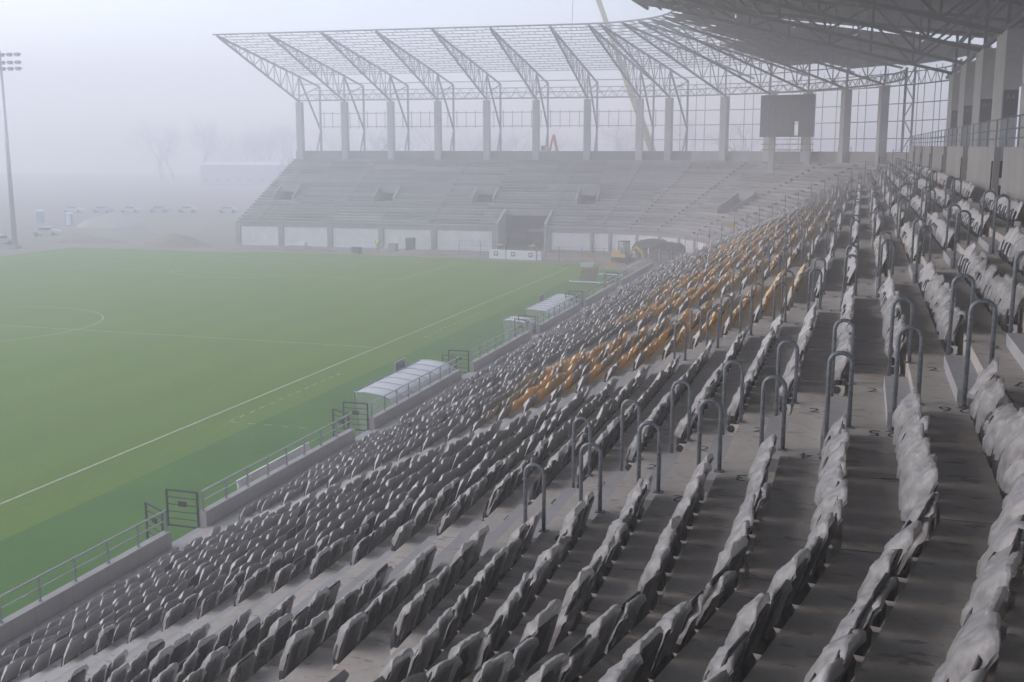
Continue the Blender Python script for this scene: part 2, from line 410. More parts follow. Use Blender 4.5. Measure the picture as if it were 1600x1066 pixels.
# front wall with gaps at every stair foot
GATES = [ya + AW / 2 for ya in AISLES[1:7]]
segs = []; y = -76
for g in GATES: segs.append((y, g - .95)); y = g + .95
segs.append((y, Y_END))
for a, c in segs:
    yy = a
    while yy < c - .05:
        e = min(c, yy + 6.4); npart('front_wall', MB().box(11.34, 11.60, yy + .006, e - .006, -.05, 2.05), M['wall']); yy = e
# back wall with openings at the stair heads
XB = 35.75
prev = -76
for ya in AISLES + [60]:
    a, c = prev, min(ya, 51.7)
    yy = a
    while yy < c - .2:
        e = min(c, yy + 5.2)
        if e < c < e + 1.2: e = c
        npart('back_wall_panel', MB().box(XB, XB + .22, yy + .008, e - .008, 11.2, 13.7), M['wall']); yy = e
    if ya < 50:
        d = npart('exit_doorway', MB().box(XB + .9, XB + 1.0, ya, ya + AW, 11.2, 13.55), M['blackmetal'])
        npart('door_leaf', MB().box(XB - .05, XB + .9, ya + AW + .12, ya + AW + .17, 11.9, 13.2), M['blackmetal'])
    prev = ya + AW
npart('concourse_floor', MB().box(XB + .225, 44.5, -76, 51.7, 12.35, 12.6), M['wall'])
# railing on the back wall
rb = MB()
for z in (13.98, 14.28, 14.66): rb.tube([(XB + .12, -76, z), (XB + .12, 51.7, z)], .028, 6)
for i in range(43): rb.tube([(XB + .12, -75.5 + i * 3, 13.7), (XB + .12, -75.5 + i * 3, 14.66)], .028, 6)
npart('concourse_railing', rb, M['galv'])
# columns carrying the roof, with banners
NCX = 38.7; CY = [-64, -51, -38, -25, -12, 1, 14, 27, 40]
ZTOP = 24.4; RISE = 3.8; TIPX = 8.7
rz_n = lambda x: ZTOP + (NCX - x) / (NCX - TIPX) * RISE
for i, y in enumerate(CY):
    cb = npart('column', MB().box(NCX, NCX + .85, y, y + 5.2, 12.55, 20.2), M['column'])
    lbn = None
    me = MB().box(.06, .80, 0, .03, 0, 1.55).mesh('sector_banner', M['banner'])
    bn = link('sector_banner', me, cb, Vector((NCX, y - .035, 15.3)) - NO)
    t = MB(); number_mesh('A' + str(4 if i == 5 else 3 if i > 5 else 5), t, 1.15, .26)
    link('banner_letters', t.mesh('banner_letters', M['bannertext']), bn, (.43, -.008, 1.15), (R(90), 0, 0))
# roof trusses over the near stand
def truss_meshes(length, z_col, z_top, rise, w, name, cw=.24, n=8, rear=True, matk='steel'):
    """local: x runs from the column (0) out to the tip (length); z absolute"""
    ch = MB(); web = MB(); zt_ = lambda x: z_top + rise * x / length; zb = lambda x: z_col + (z_top + rise - z_col) * (x / length) ** 1.0
    ch.bar((-7.5, 0, z_top - 1.2), (length, 0, z_top + rise), cw); ch.bar((0, 0, z_col), (length - .3, 0, z_top + rise - .1), cw)
    ch.bar((0, 0, z_col - .05), (0, 0, z_top), cw * .8)
    for i in range(1, n):
        x = length * i / n; web.bar((x, 0, zb(x)), (x, 0, zt_(x)), w)
        x2 = length * (i - 1) / n; 
        if i % 2: web.bar((x2, 0, zt_(x2)), (x, 0, zb(x)), w)
        else: web.bar((x2, 0, zb(x2)), (x, 0, zt_(x)), w)
    rs = MB()
    if rear:
        rs.bar((-7.5, 0, 0), (-7.5, 0, z_top - 1.2), .26); rs.bar((0, 0, z_top), (-7.5, 0, z_top - 8.0), .22); rs.bar((-7.5, 0, z_top - 8.0), (-5.4, 0, 12.0), .2)
        rs.bar((0, 0, z_top - 3.0), (-7.5, 0, z_top - 1.2), .14)
    return ch.mesh(name, M[matk]), web.mesh('web_bracing', M[matk]), (rs.mesh('rear_strut', M[matk]) if rear else None)
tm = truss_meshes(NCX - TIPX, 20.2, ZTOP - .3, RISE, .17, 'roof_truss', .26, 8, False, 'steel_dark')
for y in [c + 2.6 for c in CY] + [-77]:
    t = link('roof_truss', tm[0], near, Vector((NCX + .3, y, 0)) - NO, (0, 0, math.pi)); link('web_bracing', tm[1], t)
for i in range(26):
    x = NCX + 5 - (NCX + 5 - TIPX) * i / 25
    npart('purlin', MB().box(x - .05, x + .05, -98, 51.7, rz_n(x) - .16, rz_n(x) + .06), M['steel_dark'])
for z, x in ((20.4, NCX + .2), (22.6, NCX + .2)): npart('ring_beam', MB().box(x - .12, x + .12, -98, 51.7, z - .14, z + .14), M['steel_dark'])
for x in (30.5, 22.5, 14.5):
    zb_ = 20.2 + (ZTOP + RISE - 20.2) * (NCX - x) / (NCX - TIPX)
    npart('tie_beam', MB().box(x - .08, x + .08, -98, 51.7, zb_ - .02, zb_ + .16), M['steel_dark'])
ys = [-98 + 6.5 * i for i in range(24)]
for i, (a, c) in enumerate(zip(ys[:-1], ys[1:])):
    c = min(c, 51.7); strips = [(NCX + 6, 30.0), (29.995, 20.0), (19.995, TIPX + 4.2), (TIPX + 4.195, TIPX)]
    for j, (xa, xb) in enumerate(strips):
        if j == 3 and a > -40 and i % 3 == 0: xb = TIPX + 2.2
        if j == 2 and a > 8 and i % 2 == 0: xb += 1.6
        npart('roof_sheet', MB().prism([[(xb, yy, rz_n(xb) + .10), (xa, yy, rz_n(xa) + .10), (xa, yy, rz_n(xa) + .16), (xb, yy, rz_n(xb) + .16)] for yy in (a + .002, c - .002)]), M['deck'])
npart('roof_edge_tube', MB().tube([(TIPX - .1, -98, rz_n(TIPX) - .1), (TIPX - .1, 51.7, rz_n(TIPX) - .1)], .16, 8), M['steel_dark'])
for a_ in range(-98, 48, 13): npart('rear_cladding', MB().box(44.5, 44.62, a_ + .01, min(a_ + 13, 51.7) - .01, 19.0, 23.7), M['steel_dark'])
npart('service_gantry', MB().box(33.5, 37.6, -44, -33, 20.3, 21.6), M['steel_dark'])

# ------------------------------------------------------------------ far grandstand (straight part and corner)
FC = Vector((-2.0, 51.7, 0)); A0 = R(92.5); RREF = 36.0
def far(rho, w):
    if w >= 0:
        return (FC.x + rho * math.cos(A0) - math.sin(A0) * w, FC.y + rho * math.sin(A0) + math.cos(A0) * w)
    a = A0 + w / RREF
    return (FC.x + rho * math.cos(a), FC.y + rho * math.sin(a))
def far_ang(w): return A0 if w >= 0 else A0 + w / RREF
WARC = -A0 * RREF
fst = thing('unfinished_stand', 'bare concrete stand under an open steel roof frame behind the goal', 'grandstand', (-20, 75, 0))
FO = Vector((-20, 75, 0))
def fpart(name, mb, mats, smooth=False, kind=None):
    mb.v = [tuple(Vector(v) - FO) for v in mb.v]; o = mb.build(name, mats, fst, smooth)
    if kind: o['kind'] = kind
    return o
frho = lambda r: 13.3 + .8 * r
# vomitories: (w centre, half width, first row, last row)
VOM = [(45.4, 1.45, 14, 16), (29.9, 1.45, 14, 16), (15.3, 1.45, 14, 16), (.6, 1.45, 14, 16), (-31.6, 2.1, 13, 16)]
TUN = (8.1, 3.1, 6, 10)
def fslab(mb, r, w0, w1):
    rho, z = frho(r), zt(r); prof = [(rho - .05, z), (rho + .90, z), (rho + .90, z - .13), (rho + .16, z - .13), (rho + .16, z - .345), (rho + .04, z - .345), (rho + .04, z - .15), (rho - .05, z - .15)]
    k = 1 if w0 >= 0 else max(2, int((w1 - w0) / 2.2)); secs = []
    for i in range(k + 1):
        w = w0 + (w1 - w0) * i / k; secs.append([(*far(p, w), q) for p, q in prof])
    mb.prism(secs)
bays = [WARC + (-WARC) * i / 5 for i in range(6)] + [49.5 * i / 7 for i in range(1, 8)]
for r in range(6, ROWS + 1):
    for a, c in zip(bays[:-1], bays[1:]):
        c2 = c if c < 49 else c - max(0, (16 - r) * .0)
        cuts = [(a + .01, c2 - .01)]
        for (wc, hw, ra, rb_) in VOM + [TUN]:
            if ra <= r <= rb_:
                new = []
                for (p, q) in cuts:
                    if wc + hw <= p or wc - hw >= q: new.append((p, q)); continue
                    if wc - hw > p + .1: new.append((p, wc - hw))
                    if wc + hw < q - .1: new.append((wc + hw, q))
                cuts = new
        for p, q in cuts: mb = MB(); fslab(mb, r, p, q); fpart('terrace_slab', mb, M['terrace_far'])
def ringbox(mb, r0, r1, w0, w1, z0, z1, z1b=None):
    k = 1 if w0 >= 0 else max(1, int(abs(w1 - w0) / 2.2)); secs = []
    for i in range(k + 1):
        w = w0 + (w1 - w0) * i / k; secs.append([(*far(r0, w), z0), (*far(r1, w), z0), (*far(r1, w), z1 if z1b is None else z1b), (*far(r0, w), z1)])
    mb.prism(secs); return mb
for (wc, hw, ra, rb_) in VOM:
    v = fpart('vomitory', ringbox(MB(), frho(ra) - .02, frho(rb_ + 1) + 7.0, wc - hw, wc + hw, zt(ra) - .6, zt(ra) - .37), M['step_dark'])
    for sg in (-1, 1):
        e = wc + sg * hw; m_ = MB(); lo, hi = min(e, e + sg * .18), max(e, e + sg * .18)
        ringbox(m_, frho(ra) - .05, frho(rb_ + 1) + 6.9, lo, hi, zt(ra) - .5, zt(ra) + .30, zt(ra) + 2.2) if False else ringbox(m_, frho(ra) - .05, frho(rb_ + 1) + .3, lo, hi, zt(ra) - .5, zt(ra) + .35, zt(rb_) + 1.15); m_.v = [tuple(Vector(q) - FO) for q in m_.v]
        m_.build('parapet', M['wall'], v)
        m_ = MB(); ringbox(m_, frho(rb_ + 1) + .3, frho(rb_ + 1) + 7.0, lo, hi, zt(ra) - .5, zt(rb_) + .1, zt(rb_) + 2.4); m_.v = [tuple(Vector(q) - FO) for q in m_.v]; m_.build('passage_side', M['step_dark'], v)
    m_ = MB(); ringbox(m_, frho(rb_ + 1) + .05, frho(rb_ + 1) + .25, wc - hw, wc + hw, zt(rb_) + .37, zt(rb_) + 1.25); m_.v = [tuple(Vector(q) - FO) for q in m_.v]; m_.build('parapet', M['wall'], v)
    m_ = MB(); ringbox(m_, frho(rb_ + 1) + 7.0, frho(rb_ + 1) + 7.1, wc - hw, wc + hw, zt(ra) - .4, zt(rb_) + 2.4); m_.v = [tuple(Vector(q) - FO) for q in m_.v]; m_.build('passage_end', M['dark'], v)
# big players' tunnel
wc, hw, ra, rb_ = TUN
tn = fpart('tunnel', ringbox(MB(), frho(6) + 14, frho(6) + 14.2, wc - hw, wc + hw, -.05, zt(11)), M['step_dark'])
for sg in (-1, 1):
    e = wc + sg * hw; m_ = MB(); ringbox(m_, frho(6) - .2, frho(11) + 10, min(e, e + sg * .3), max(e, e + sg * .3), -.05, zt(6) + .2, zt(11) + .2) if False else ringbox(m_, frho(6) - .2, frho(11), min(e, e + sg * .3), max(e, e + sg * .3), -.05, zt(6) + .3, zt(10) + .5)
    m_.v = [tuple(Vector(q) - FO) for q in m_.v]; m_.build('tunnel_wall', M['wall'], tn)
m_ = MB(); ringbox(m_, frho(11) - .02, frho(11) + .3, wc - hw, wc + hw, zt(11) - .7, zt(11) - .36); m_.v = [tuple(Vector(q) - FO) for q in m_.v]; m_.build('lintel', M['wall'], tn)
# front wall panels and piers
fp = frho(6)
wv = 49.5
pier_w = [49.3, 42.7, 35.3, 27.8, 20.2, 11.7, 4.5, -2.6, -7.5, -15, -22, -29, -36, -44, -52]
for i, (a, c) in enumerate(zip(pier_w[1:], pier_w[:-1])):
    if a > 4 and c < 12: continue
    ringbox_ = ringbox(MB(), fp + .1, fp + .28, a + .45, c - .45, .35, zt(6) - .75); fpart('wall_panel', ringbox_, M['panel'])
    fpart('wall_plinth', ringbox(MB(), fp + .02, fp + .4, a + .45, c - .45, -.05, .33), M['white'] if i in (0, 1, 2, 3, 4) else M['block'])
for w in pier_w:
    pr = fpart('pier', ringbox(MB(), fp - .05, fp + .6, w - .38, w + .38, -.05, zt(6) - .37), M['wall'])
    m_ = MB(); ringbox(m_, fp - .22, fp - .051, w - .22, w + .22, .7, 1.3); m_.v = [tuple(Vector(q) - FO) for q in m_.v]; m_.build('corbel', M['step_dark'], pr)
for a, c in zip(bays[:-1], bays[1:]):
    segs_ = [(a, c)] if not (a < wc < c) else [(a, wc - hw), (wc + hw, c)]
    for p, q in segs_: fpart('edge_beam', ringbox(MB(), fp + .02, fp + .5, p + .01, q - .01, zt(6) - .74, zt(6) - .372), M['step_dark'])
# raw stair flights on the bare terraces
for w in [-50, -41, -33, -20, -12, -4.5, 5.2, 21.5, 36, 47]:
    m_ = MB()
    for r in range(6, ROWS):
        if any(ra2 - 1 <= r <= rb2 + 1 and abs(w - wc2) < hw2 + 1 for wc2, hw2, ra2, rb2 in VOM + [TUN]): continue
        ringbox(m_, frho(r) + .38, frho(r) + .79, w - .65, w + .65, zt(r) + .002, zt(r) + .18)
    fpart('stair_flight', m_, M['step_dark'], kind='stuff')
m_ = MB()
for i in range(9):
    w = random.uniform(-20, 48); r = random.randint(8, 26)
    ringbox(m_, frho(r) + .15, frho(r) + .6, w, w + random.uniform(.5, 1.6), zt(r) + .002, zt(r) + random.uniform(.1, .35))
tag(m_.build('formwork_timber', M['wood']), 'loose timber offcuts scattered over the bare terrace steps', 'timber', kind='stuff')
# parapet
for a, c in zip(bays[:-1], bays[1:]): fpart('parapet_wall', ringbox(MB(), frho(30) + .35, frho(30) + .6, a + .01, c - .01, 11.3, 12.95), M['terrace_far'])
# rear mass of stand below parapet
for a, c in zip(bays[:-1], bays[1:]): fpart('rear_wall', ringbox(MB(), frho(30) + .7, frho(30) + .9, a + .01, c - .01, -.05, 11.2), M['wall'])
for wq in (49.3,):
    prof = [(fp + .2, -.05), (frho(30) + .6, -.05), (frho(30) + .6, 11.2)] + [(frho(r) + .5, zt(r) - .45) for r in range(29, 5, -1)] + [(fp + .2, zt(6) - .5)]
    fpart('end_wall', MB().prism([[(*far(p, w_), q) for p, q in prof] for w_ in (wq - .2, wq)]), M['wall'])
# columns and trusses
CW = [48.4, 40.9, 33.4, 25.9, 18.3, 10.8, 3.2, -4.3] + [(a - 92.5) * RREF * math.pi / 180 for a in (79.0, 66.0, 55.0, 44.8, 33.2, 18.5)]
CR = 37.15
FTL, FTZ = 24.0, 24.2
tf = truss_meshes(FTL, 20.4, FTZ, 3.8, .10, 'roof_truss', .22, 12, True)
for i, w in enumerate(CW):
    x, y = far(CR, w); a = far_ang(w)
    colme = MB().box(-.46, .46, -.46, .46, 11.6, 20.3)
    o = colme.build('column', M['column'], fst); o.location = Vector((x, y, 0)) - FO; o.rotation_euler = (0, 0, a - math.pi / 2)
    t = link('roof_truss', tf[0], fst, Vector((x, y, 0)) - FO, (0, 0, a + math.pi)); link('web_bracing', tf[1], t)
    if i < 9: link('rear_strut', tf[2], t)
ftop = lambda rho: FTZ + 3.8 * (CR - rho) / FTL
def ringtube(rho, z, w0, w1, r=.06, n=5):
    k = max(2, int(abs(w1 - w0) / 3)); return [(*far(rho, w0 + (w1 - w0) * i / k), z) for i in range(k + 1)]
WL, WR = 49.0, WARC
for i in range(18):
    rho = CR - FTL + FTL * i / 17
    fpart('purlin', MB().tube(ringtube(rho, ftop(rho) + .18, WL, WR), .11 if i == 0 else .06, 6), M['steel'])
for z, rr in ((20.55, .11), (21.4, .07), (23.0, .07)): fpart('ring_beam', MB().tube(ringtube(CR, z, WL, WR), rr, 6), M['steel'])
for z, rr in ((20.9, .09), (22.4, .07)): fpart('ring_beam', MB().tube(ringtube(CR + 7.2, z, WL, WR), rr, 6), M['steel'])
m_ = MB(); w = WL
while w > WR + 1.8:
    for (ra2, za, rb2, zb2) in ((CR, 20.55, CR, 21.4), (CR + 7.2, 20.9, CR + 7.2, 22.4)):
        m_.bar((*far(ra2, w), za), (*far(rb2, w - .9), zb2), .07); m_.bar((*far(ra2, w - .9), zb2), (*far(ra2, w - 1.8), za), .07)
    w -= 1.8
fpart('ring_lattice', m_, M['steel'], kind='stuff')
m_ = MB(); w = WL - .6
while w > WR + 14:
    for i in range(17):
        if (i + int(w * 3)) % 2: continue
        r0 = CR - FTL + FTL * i / 17; r1 = r0 + FTL / 17
        m_.bar((*far(r0, w), ftop(r0) + .2), (*far(r1, w), ftop(r1) + .2), .055)
    w -= .8
fpart('roof_batten', m_, M['steel'], kind='stuff')
# facade rails and posts behind
for z, a, c in ((16.7, WL, WR), (18.8, WL, WR), (14.6, -3, WR), (12.9, -3, WR)): fpart('facade_rail', MB().tube(ringtube(CR + 8.0, z, a, c), .06, 5), M['steel'])
w = WL - 1
i = 0
while w > WR:
    full = w < -6
    fpart('facade_post', MB().bar((*far(CR + 8.0, w), 12.0 if full else 16.4), (*far(CR + 8.0, w), 23.0 if full else 19.1), .085), M['steel'])
    w -= 1.5 if not full else (1.9 if i % 2 else 1.1); i += 1
# the few lattice towers in the corner facade
for w in (-38, -47):
    m_ = MB(); p = far(CR + 7.4, w); q = far(CR + 7.4, w - 1.5)
    for e in (p, q): m_.bar((*e, 11), (*e, 23), .26)
    for j in range(6): m_.bar((*(p if j % 2 else q), 11 + j * 2), (*(q if j % 2 else p), 13 + j * 2), .1)
    fpart('lattice_tower', m_, M['steel'])
# decking already laid over the corner
for a0_, a1_, ri, ro in ((0, 18.5, 13.6, 45), (18.5, 33.2, 14.5, 45), (33.2, 44.8, 20, 44), (44.8, 55, 27, 40)):
    w0 = (a1_ - 92.5) * RREF * math.pi / 180; w1 = (a0_ - 92.5) * RREF * math.pi / 180
    nst = 5; m_ = MB()
    for j in range(nst):
        ra2 = ri + (ro - ri) * j / nst; rb2 = ri + (ro - ri) * (j + 1) / nst - .12; secs = []
        for k in range(4):
            w = w0 + (w1 - w0) * k / 3; secs.append([(*far(ra2, w), ftop(ra2) + .28), (*far(rb2, w), ftop(rb2) + .28), (*far(rb2, w), ftop(rb2) + .34), (*far(ra2, w), ftop(ra2) + .34)])
        fpart('roof_sheet', MB().prism(secs), M['deck'])

# ------------------------------------------------------------------ seats
def cover_mesh(name, seed, hi=True):
    """bag over a folded seat: x back (+) / front (-), y along the row, z up; local origin on the tread under the seat back"""
    rs = random.Random(seed); vs = []; fs = []; lo = []
    hb, hf = rs.uniform(.22, .30), rs.uniform(.14, .30); top = rs.uniform(.64, .72); puff = rs.uniform(.8, 1.25); sag = rs.uniform(.0, .05); tilt = rs.uniform(-.045, .045); ea, eb = rs.uniform(0, .06), rs.uniform(0, .06)
    sho = rs.uniform(.40, .48)
    lean = lambda z: .04 + .15 * (z - .2) / .47
    P_ = [(lean(hb), hb, .10), (lean(.36), .36, .06), (lean(.48), .48, .06), (lean(.58), .58, .12), (lean(top - .035) + .006, top - .035, .35), (lean(top) - .012, top, 1.0), (lean(top) - .06, top - .012, 1.0),
          (lean(top) - .085 * puff, top - .04 - sag, .95), (.035 - .02 * puff, (top + sho) / 2 - sag, .9), (-.012 - .03 * puff, sho - .03, .85), (-.04 - .035 * puff, (sho + hf) / 2, .7), (-.05 - .035 * puff, hf, .6)]
    if not hi: P_ = [P_[i] for i in (0, 2, 4, 5, 7, 9, 11)]; S_ = [-1, -.7, 0, .7, 1]
    else:
        Q_ = []
        for i in range(len(P_) - 1):
            for t in (0, 1 / 3, 2 / 3): Q_.append(tuple(P_[i][k] + (P_[i + 1][k] - P_[i][k]) * t for k in range(3)))
        P_ = Q_ + [P_[-1]]; S_ = [math.copysign(abs(t) ** .8, t) for t in np.linspace(-1, 1, 25)]
    m_, n_ = len(P_), len(S_)
    for j, (x0, z0, l0) in enumerate(P_):
        fr = max(0, (j / (m_ - 1) - .42) / .58)                       # 0 on the back, 1 at the front hem
        for s_ in S_:
            pin = abs(s_) ** 3.6
            xback = lean(min(z0, top)) - .012
            x = x0 + (xback - x0) * pin * .92 * (1 if fr > 0 else 0)
            hgt = max(0, (z0 - .5) / .2)
            z = z0 - (.085 * abs(s_) ** 6 - (ea if s_ > 0 else eb) * abs(s_) ** 2 * (1 - pin) - tilt * s_) * min(1, hgt)
            y = s_ * .243 * (1 - .04 * min(1, hgt) * abs(s_))
            n1 = noise.noise(Vector((x * 7 + seed * 3.1, y * 8, z * 6))); n2 = noise.noise(Vector((x * 17 + seed, y * 17 + 5, z * 13))); n3 = noise.noise(Vector((seed * 1.7, y * 24 + z * 9, z * 4)))
            am = .3 + .7 * min(1, fr * 2.2) if j > m_ * .35 else .22
            x += (n1 * .014 + n2 * .004 + n3 * .017) * am; z += (n1 * .014 + n2 * .004) * (am if l0 > .3 else .2) + (.02 * n3 if j in (0, m_ - 1) else 0); y += n2 * .006
            if hi:                                                     # crumple: sharp ridges like creased film
                c1 = abs(noise.noise(Vector((x * 6 + seed * 2.3, y * 11 + x * 10, z * 3)))) - .2; c2 = abs(noise.noise(Vector((seed * 4.1, y * 26 + z * 14, x * 6)))) - .2
                ck = -(c1 * .018 + c2 * .010) * (.15 if fr == 0 and l0 < .3 else 1.0)
                if fr > 0: x -= ck * .55; z += ck * .85
                else: x += ck
            vs.append((x, y, z)); lo.append(min(1, max(0, l0 + .45 * n2 * am + (.25 * pin if fr == 0 else 0))))
    for j in range(m_ - 1):
        for i in range(n_ - 1): fs.append((j * n_ + i, (j + 1) * n_ + i, (j + 1) * n_ + i + 1, j * n_ + i + 1))
    return vs, fs, lo
def back_shell():
    m_ = MB(); secs = []
    for z, w in ((.20, .20), (.42, .215), (.58, .21), (.63, .17)):
        lean = .15 * (z - .17) / .5; secs.append([(lean + .028, -w, z), (lean + .028, w, z), (lean, w, z), (lean, -w, z)])
    m_.prism(secs); return m_
def pan_shell():
    m_ = MB(); secs = []
    for z, w, d0, d1 in ((.04, .10, -.05, .05), (.08, .165, -.06, .07), (.17, .20, -.07, .07), (.26, .19, -.06, .02), (.38, .19, -.03, .02), (.44, .15, .0, .03)):
        secs.append([(d1, -w, z), (d1, w, z), (d0, w, z), (d0, -w, z)])
    m_.prism(secs); return m_
def bracket_geo():
    return MB().box(-.02, .115, -.295, -.205, .05, .16).box(.03, .10, -.265, -.235, .0, .06)
bme, pme = fix_normals(back_shell().mesh('backrest', M['black'], True)), fix_normals(pan_shell().mesh('seat_pan', M['black'], True))
bme_o, pme_o = bme.copy(), pme.copy(); bme_o.materials[0] = M['orange']; pme_o.materials[0] = M['orange']
bme_y, pme_y = bme.copy(), pme.copy(); bme_y.materials[0] = M['yellowseat']; pme_y.materials[0] = M['yellowseat']
brme = bracket_geo().mesh('bracket', M['bracket'])
drum = MB().tube([(.0, -.25, .10), (.0, .25, .10)], .035, 6).mesh('tip_up_axle', M['black'])
endcap = MB().tube([(0, -.30, .10), (0, -.245, .10)], .062, 10).mesh('end_bearing', M['black'])
COVERS = []
for s in range(14):
    vs, fs, lo = cover_mesh('cover', s + 1)
    me = bpy.data.meshes.new('plastic_cover'); me.from_pydata(vs, [], fs); me.materials.append(M['cover'])
    me.polygons.foreach_set('use_smooth', [True] * len(me.polygons)); a = me.attributes.new('loose', 'FLOAT', 'POINT'); a.data.foreach_set('value', lo); COVERS.append(me)
def is_orange(r, y):
    u = (y + 37.4) % 26.0; L = int((y + 37.4) // 26.0)
    if y < -37.4 or y > 26 or r < 9 or r > 23: return False
    if noise.noise(Vector((y * .35, r * .45, 2.0))) > .36: return False
    if r in (9, 10, 23) and random.random() > .25: return False
    if L % 2 == 0 or True:
        if u < 4.2 and 12 <= r <= 22: return True                                   # first upright
        if 6.2 + (r - 16) * .12 < u < 9.4 + (r - 16) * .10 and 10 <= r <= 22: return True
        if 20 <= r <= 22 and u < 9.4: return True
        if 13 <= r <= 22 and 14.2 + (17 - r) * .25 < u < 17.3 + (17 - r) * .25: return True
        if 18.4 < u < 21.6 and 11 <= r <= 20: return True
        if 16 <= r <= 18 and 14 < u < 21: return True
    return False
seats = []
def add_block(r, y0, y1, key, rev):
    n_ = int((y1 - y0) / .5 + .01)
    for i in range(n_):
        y = y0 + .25 + i * .5
        if r <= 18 and -58.3 < y < -56.9: continue
        idx = i if not rev else n_ - 1 - i
        end = (i == 0)
        seats.append(dict(r=r, y=y, key=key, idx=idx, end=end))
for r in range(1, ROWS + 1):
    ne = -53.85 - .07 * max(0, r - 16); add_block(r, ne - 21.5, ne, 'near', True)
    for k, ya in enumerate(AISLES):
        if ya + AW + .3 > Y_END: continue
        y1 = min(ya + 13.15 - .07 * max(0, r - 16), Y_END - .2)
        fs0 = ya + 2.5 + .12 * max(0, min(r, 23) - 15); add_block(r, fs0, y1, k, False)
for s in seats:
    r, y = s['r'], s['y']
    s['p'] = Vector((sh(xf(r) + .60, y), y, zt(r))); s['rz'] = R(-12) if y < KINK_Y else 0
    s['col'] = 'o' if is_orange(r, y) and random.random() < .93 else 'k'
    if r >= 24 and s['col'] == 'k' and -40 < y < 20 and random.random() < .012: s['col'] = 'y'
    s['bare'] = random.random() < (.035 if r < 12 else .012)
    q = project(s['p'] + Vector((0, 0, .4))); s['z'] = q[2] if q and -25 < q[0] < 1625 and -20 < q[1] < 1090 else 1e6 + (q[2] if q else 9e3)
seats.sort(key=lambda s: s['z'])
N_IND = 298
for s in seats[:N_IND]:
    cname = {'o': 'orange', 'k': 'black', 'y': 'yellow'}[s['col']]
    st = ('unwrapped ' if s['bare'] else 'plastic-wrapped ') + cname + ' folding seat'
    if s['key'] == 'near': lab = '%s, row %s, %s from nearest stairs on camera side' % (st, numword(s['r']), ordinal(s['idx']))
    else: lab = '%s, row %s, %s beyond the %s' % (st, numword(s['r']), ordinal(s['idx']), STAIR[s['key']])
    t = thing('stadium_seat', lab, 'seat', s['p'], s['rz'] + random.uniform(-.03, .03), 'folding seats of the long stand')
    bm_, pm_ = {'k': (bme, pme), 'o': (bme_o, pme_o), 'y': (bme_y, pme_y)}[s['col']]
    link('backrest', bm_, t); link('seat_pan', pm_, t); link('bracket', brme, t)
    if s['end']: link('end_bearing', endcap, t)
    if not s['bare']:
        c = link('plastic_cover', random.choice(COVERS), t); c.scale = (random.uniform(.9, 1.15), random.uniform(.93, 1.0), random.uniform(.90, 1.1))
        c.rotation_euler = (random.uniform(-.06, .06), random.uniform(-.07, .05), random.uniform(-.12, .12))
# the rest of the seats: one mesh
lowc = [cover_mesh('c', 40 + s, False) for s in range(10)]
Vb = [bpy_v for bpy_v in back_shell().v], back_shell().f
def tri_quads(fs): return fs
geoP = pan_shell(); geoB = back_shell(); geoK = bracket_geo()
allv = []; allf = []; allm = []; alll = []; off = 0
for s in seats[N_IND:]:
    if s['z'] > 1e5 and s['p'].y < -62 and s['z'] > 1e6 + 9: continue
    rz = s['rz'] + random.uniform(-.03, .03); ca, sa = math.cos(rz), math.sin(rz); P = s['p']
    def put(vs, fs, mi, lo=None, sc=(1, 1, 1)):
        global off
        a = np.array(vs) * np.array(sc); x = a[:, 0] * ca - a[:, 1] * sa + P.x; y_ = a[:, 0] * sa + a[:, 1] * ca + P.y; z_ = a[:, 2] + P.z
        allv.append(np.stack([x, y_, z_], 1)); allf.extend([tuple(i + off for i in f) for f in fs]); allm.extend([mi] * len(fs)); alll.extend(lo if lo is not None else [0.0] * len(vs)); off += len(vs)
    mi = {'k': 1, 'o': 2, 'y': 3}[s['col']]
    put(geoP.v, geoP.f, mi)
    if s['z'] < 60: put(geoK.v, geoK.f, 4)
    if s['bare']: put(geoB.v, geoB.f, mi)
    else:
        vs, fs, lo = random.choice(lowc); put(vs, fs, {'k': 0, 'o': 5, 'y': 6}[s['col']], lo, (random.uniform(.9, 1.15), random.uniform(.93, 1.0), random.uniform(.90, 1.1)))
me = bpy.data.meshes.new('stadium_seats'); me.from_pydata(np.concatenate(allv).tolist(), [], allf)
for k in ('wrap_k', 'black', 'orange', 'yellowseat', 'bracket', 'wrap_o', 'wrap_y'): me.materials.append(M[k])
me.polygons.foreach_set('material_index', allm); me.polygons.foreach_set('use_smooth', [m in (0, 5, 6) for m in allm])
at = me.attributes.new('loose', 'FLOAT', 'POINT'); at.data.foreach_set('value', alll); me.update()
tag(link('stadium_seats', me), 'thousands of wrapped black and orange seats farther along the long stand', 'seats', kind='stuff')

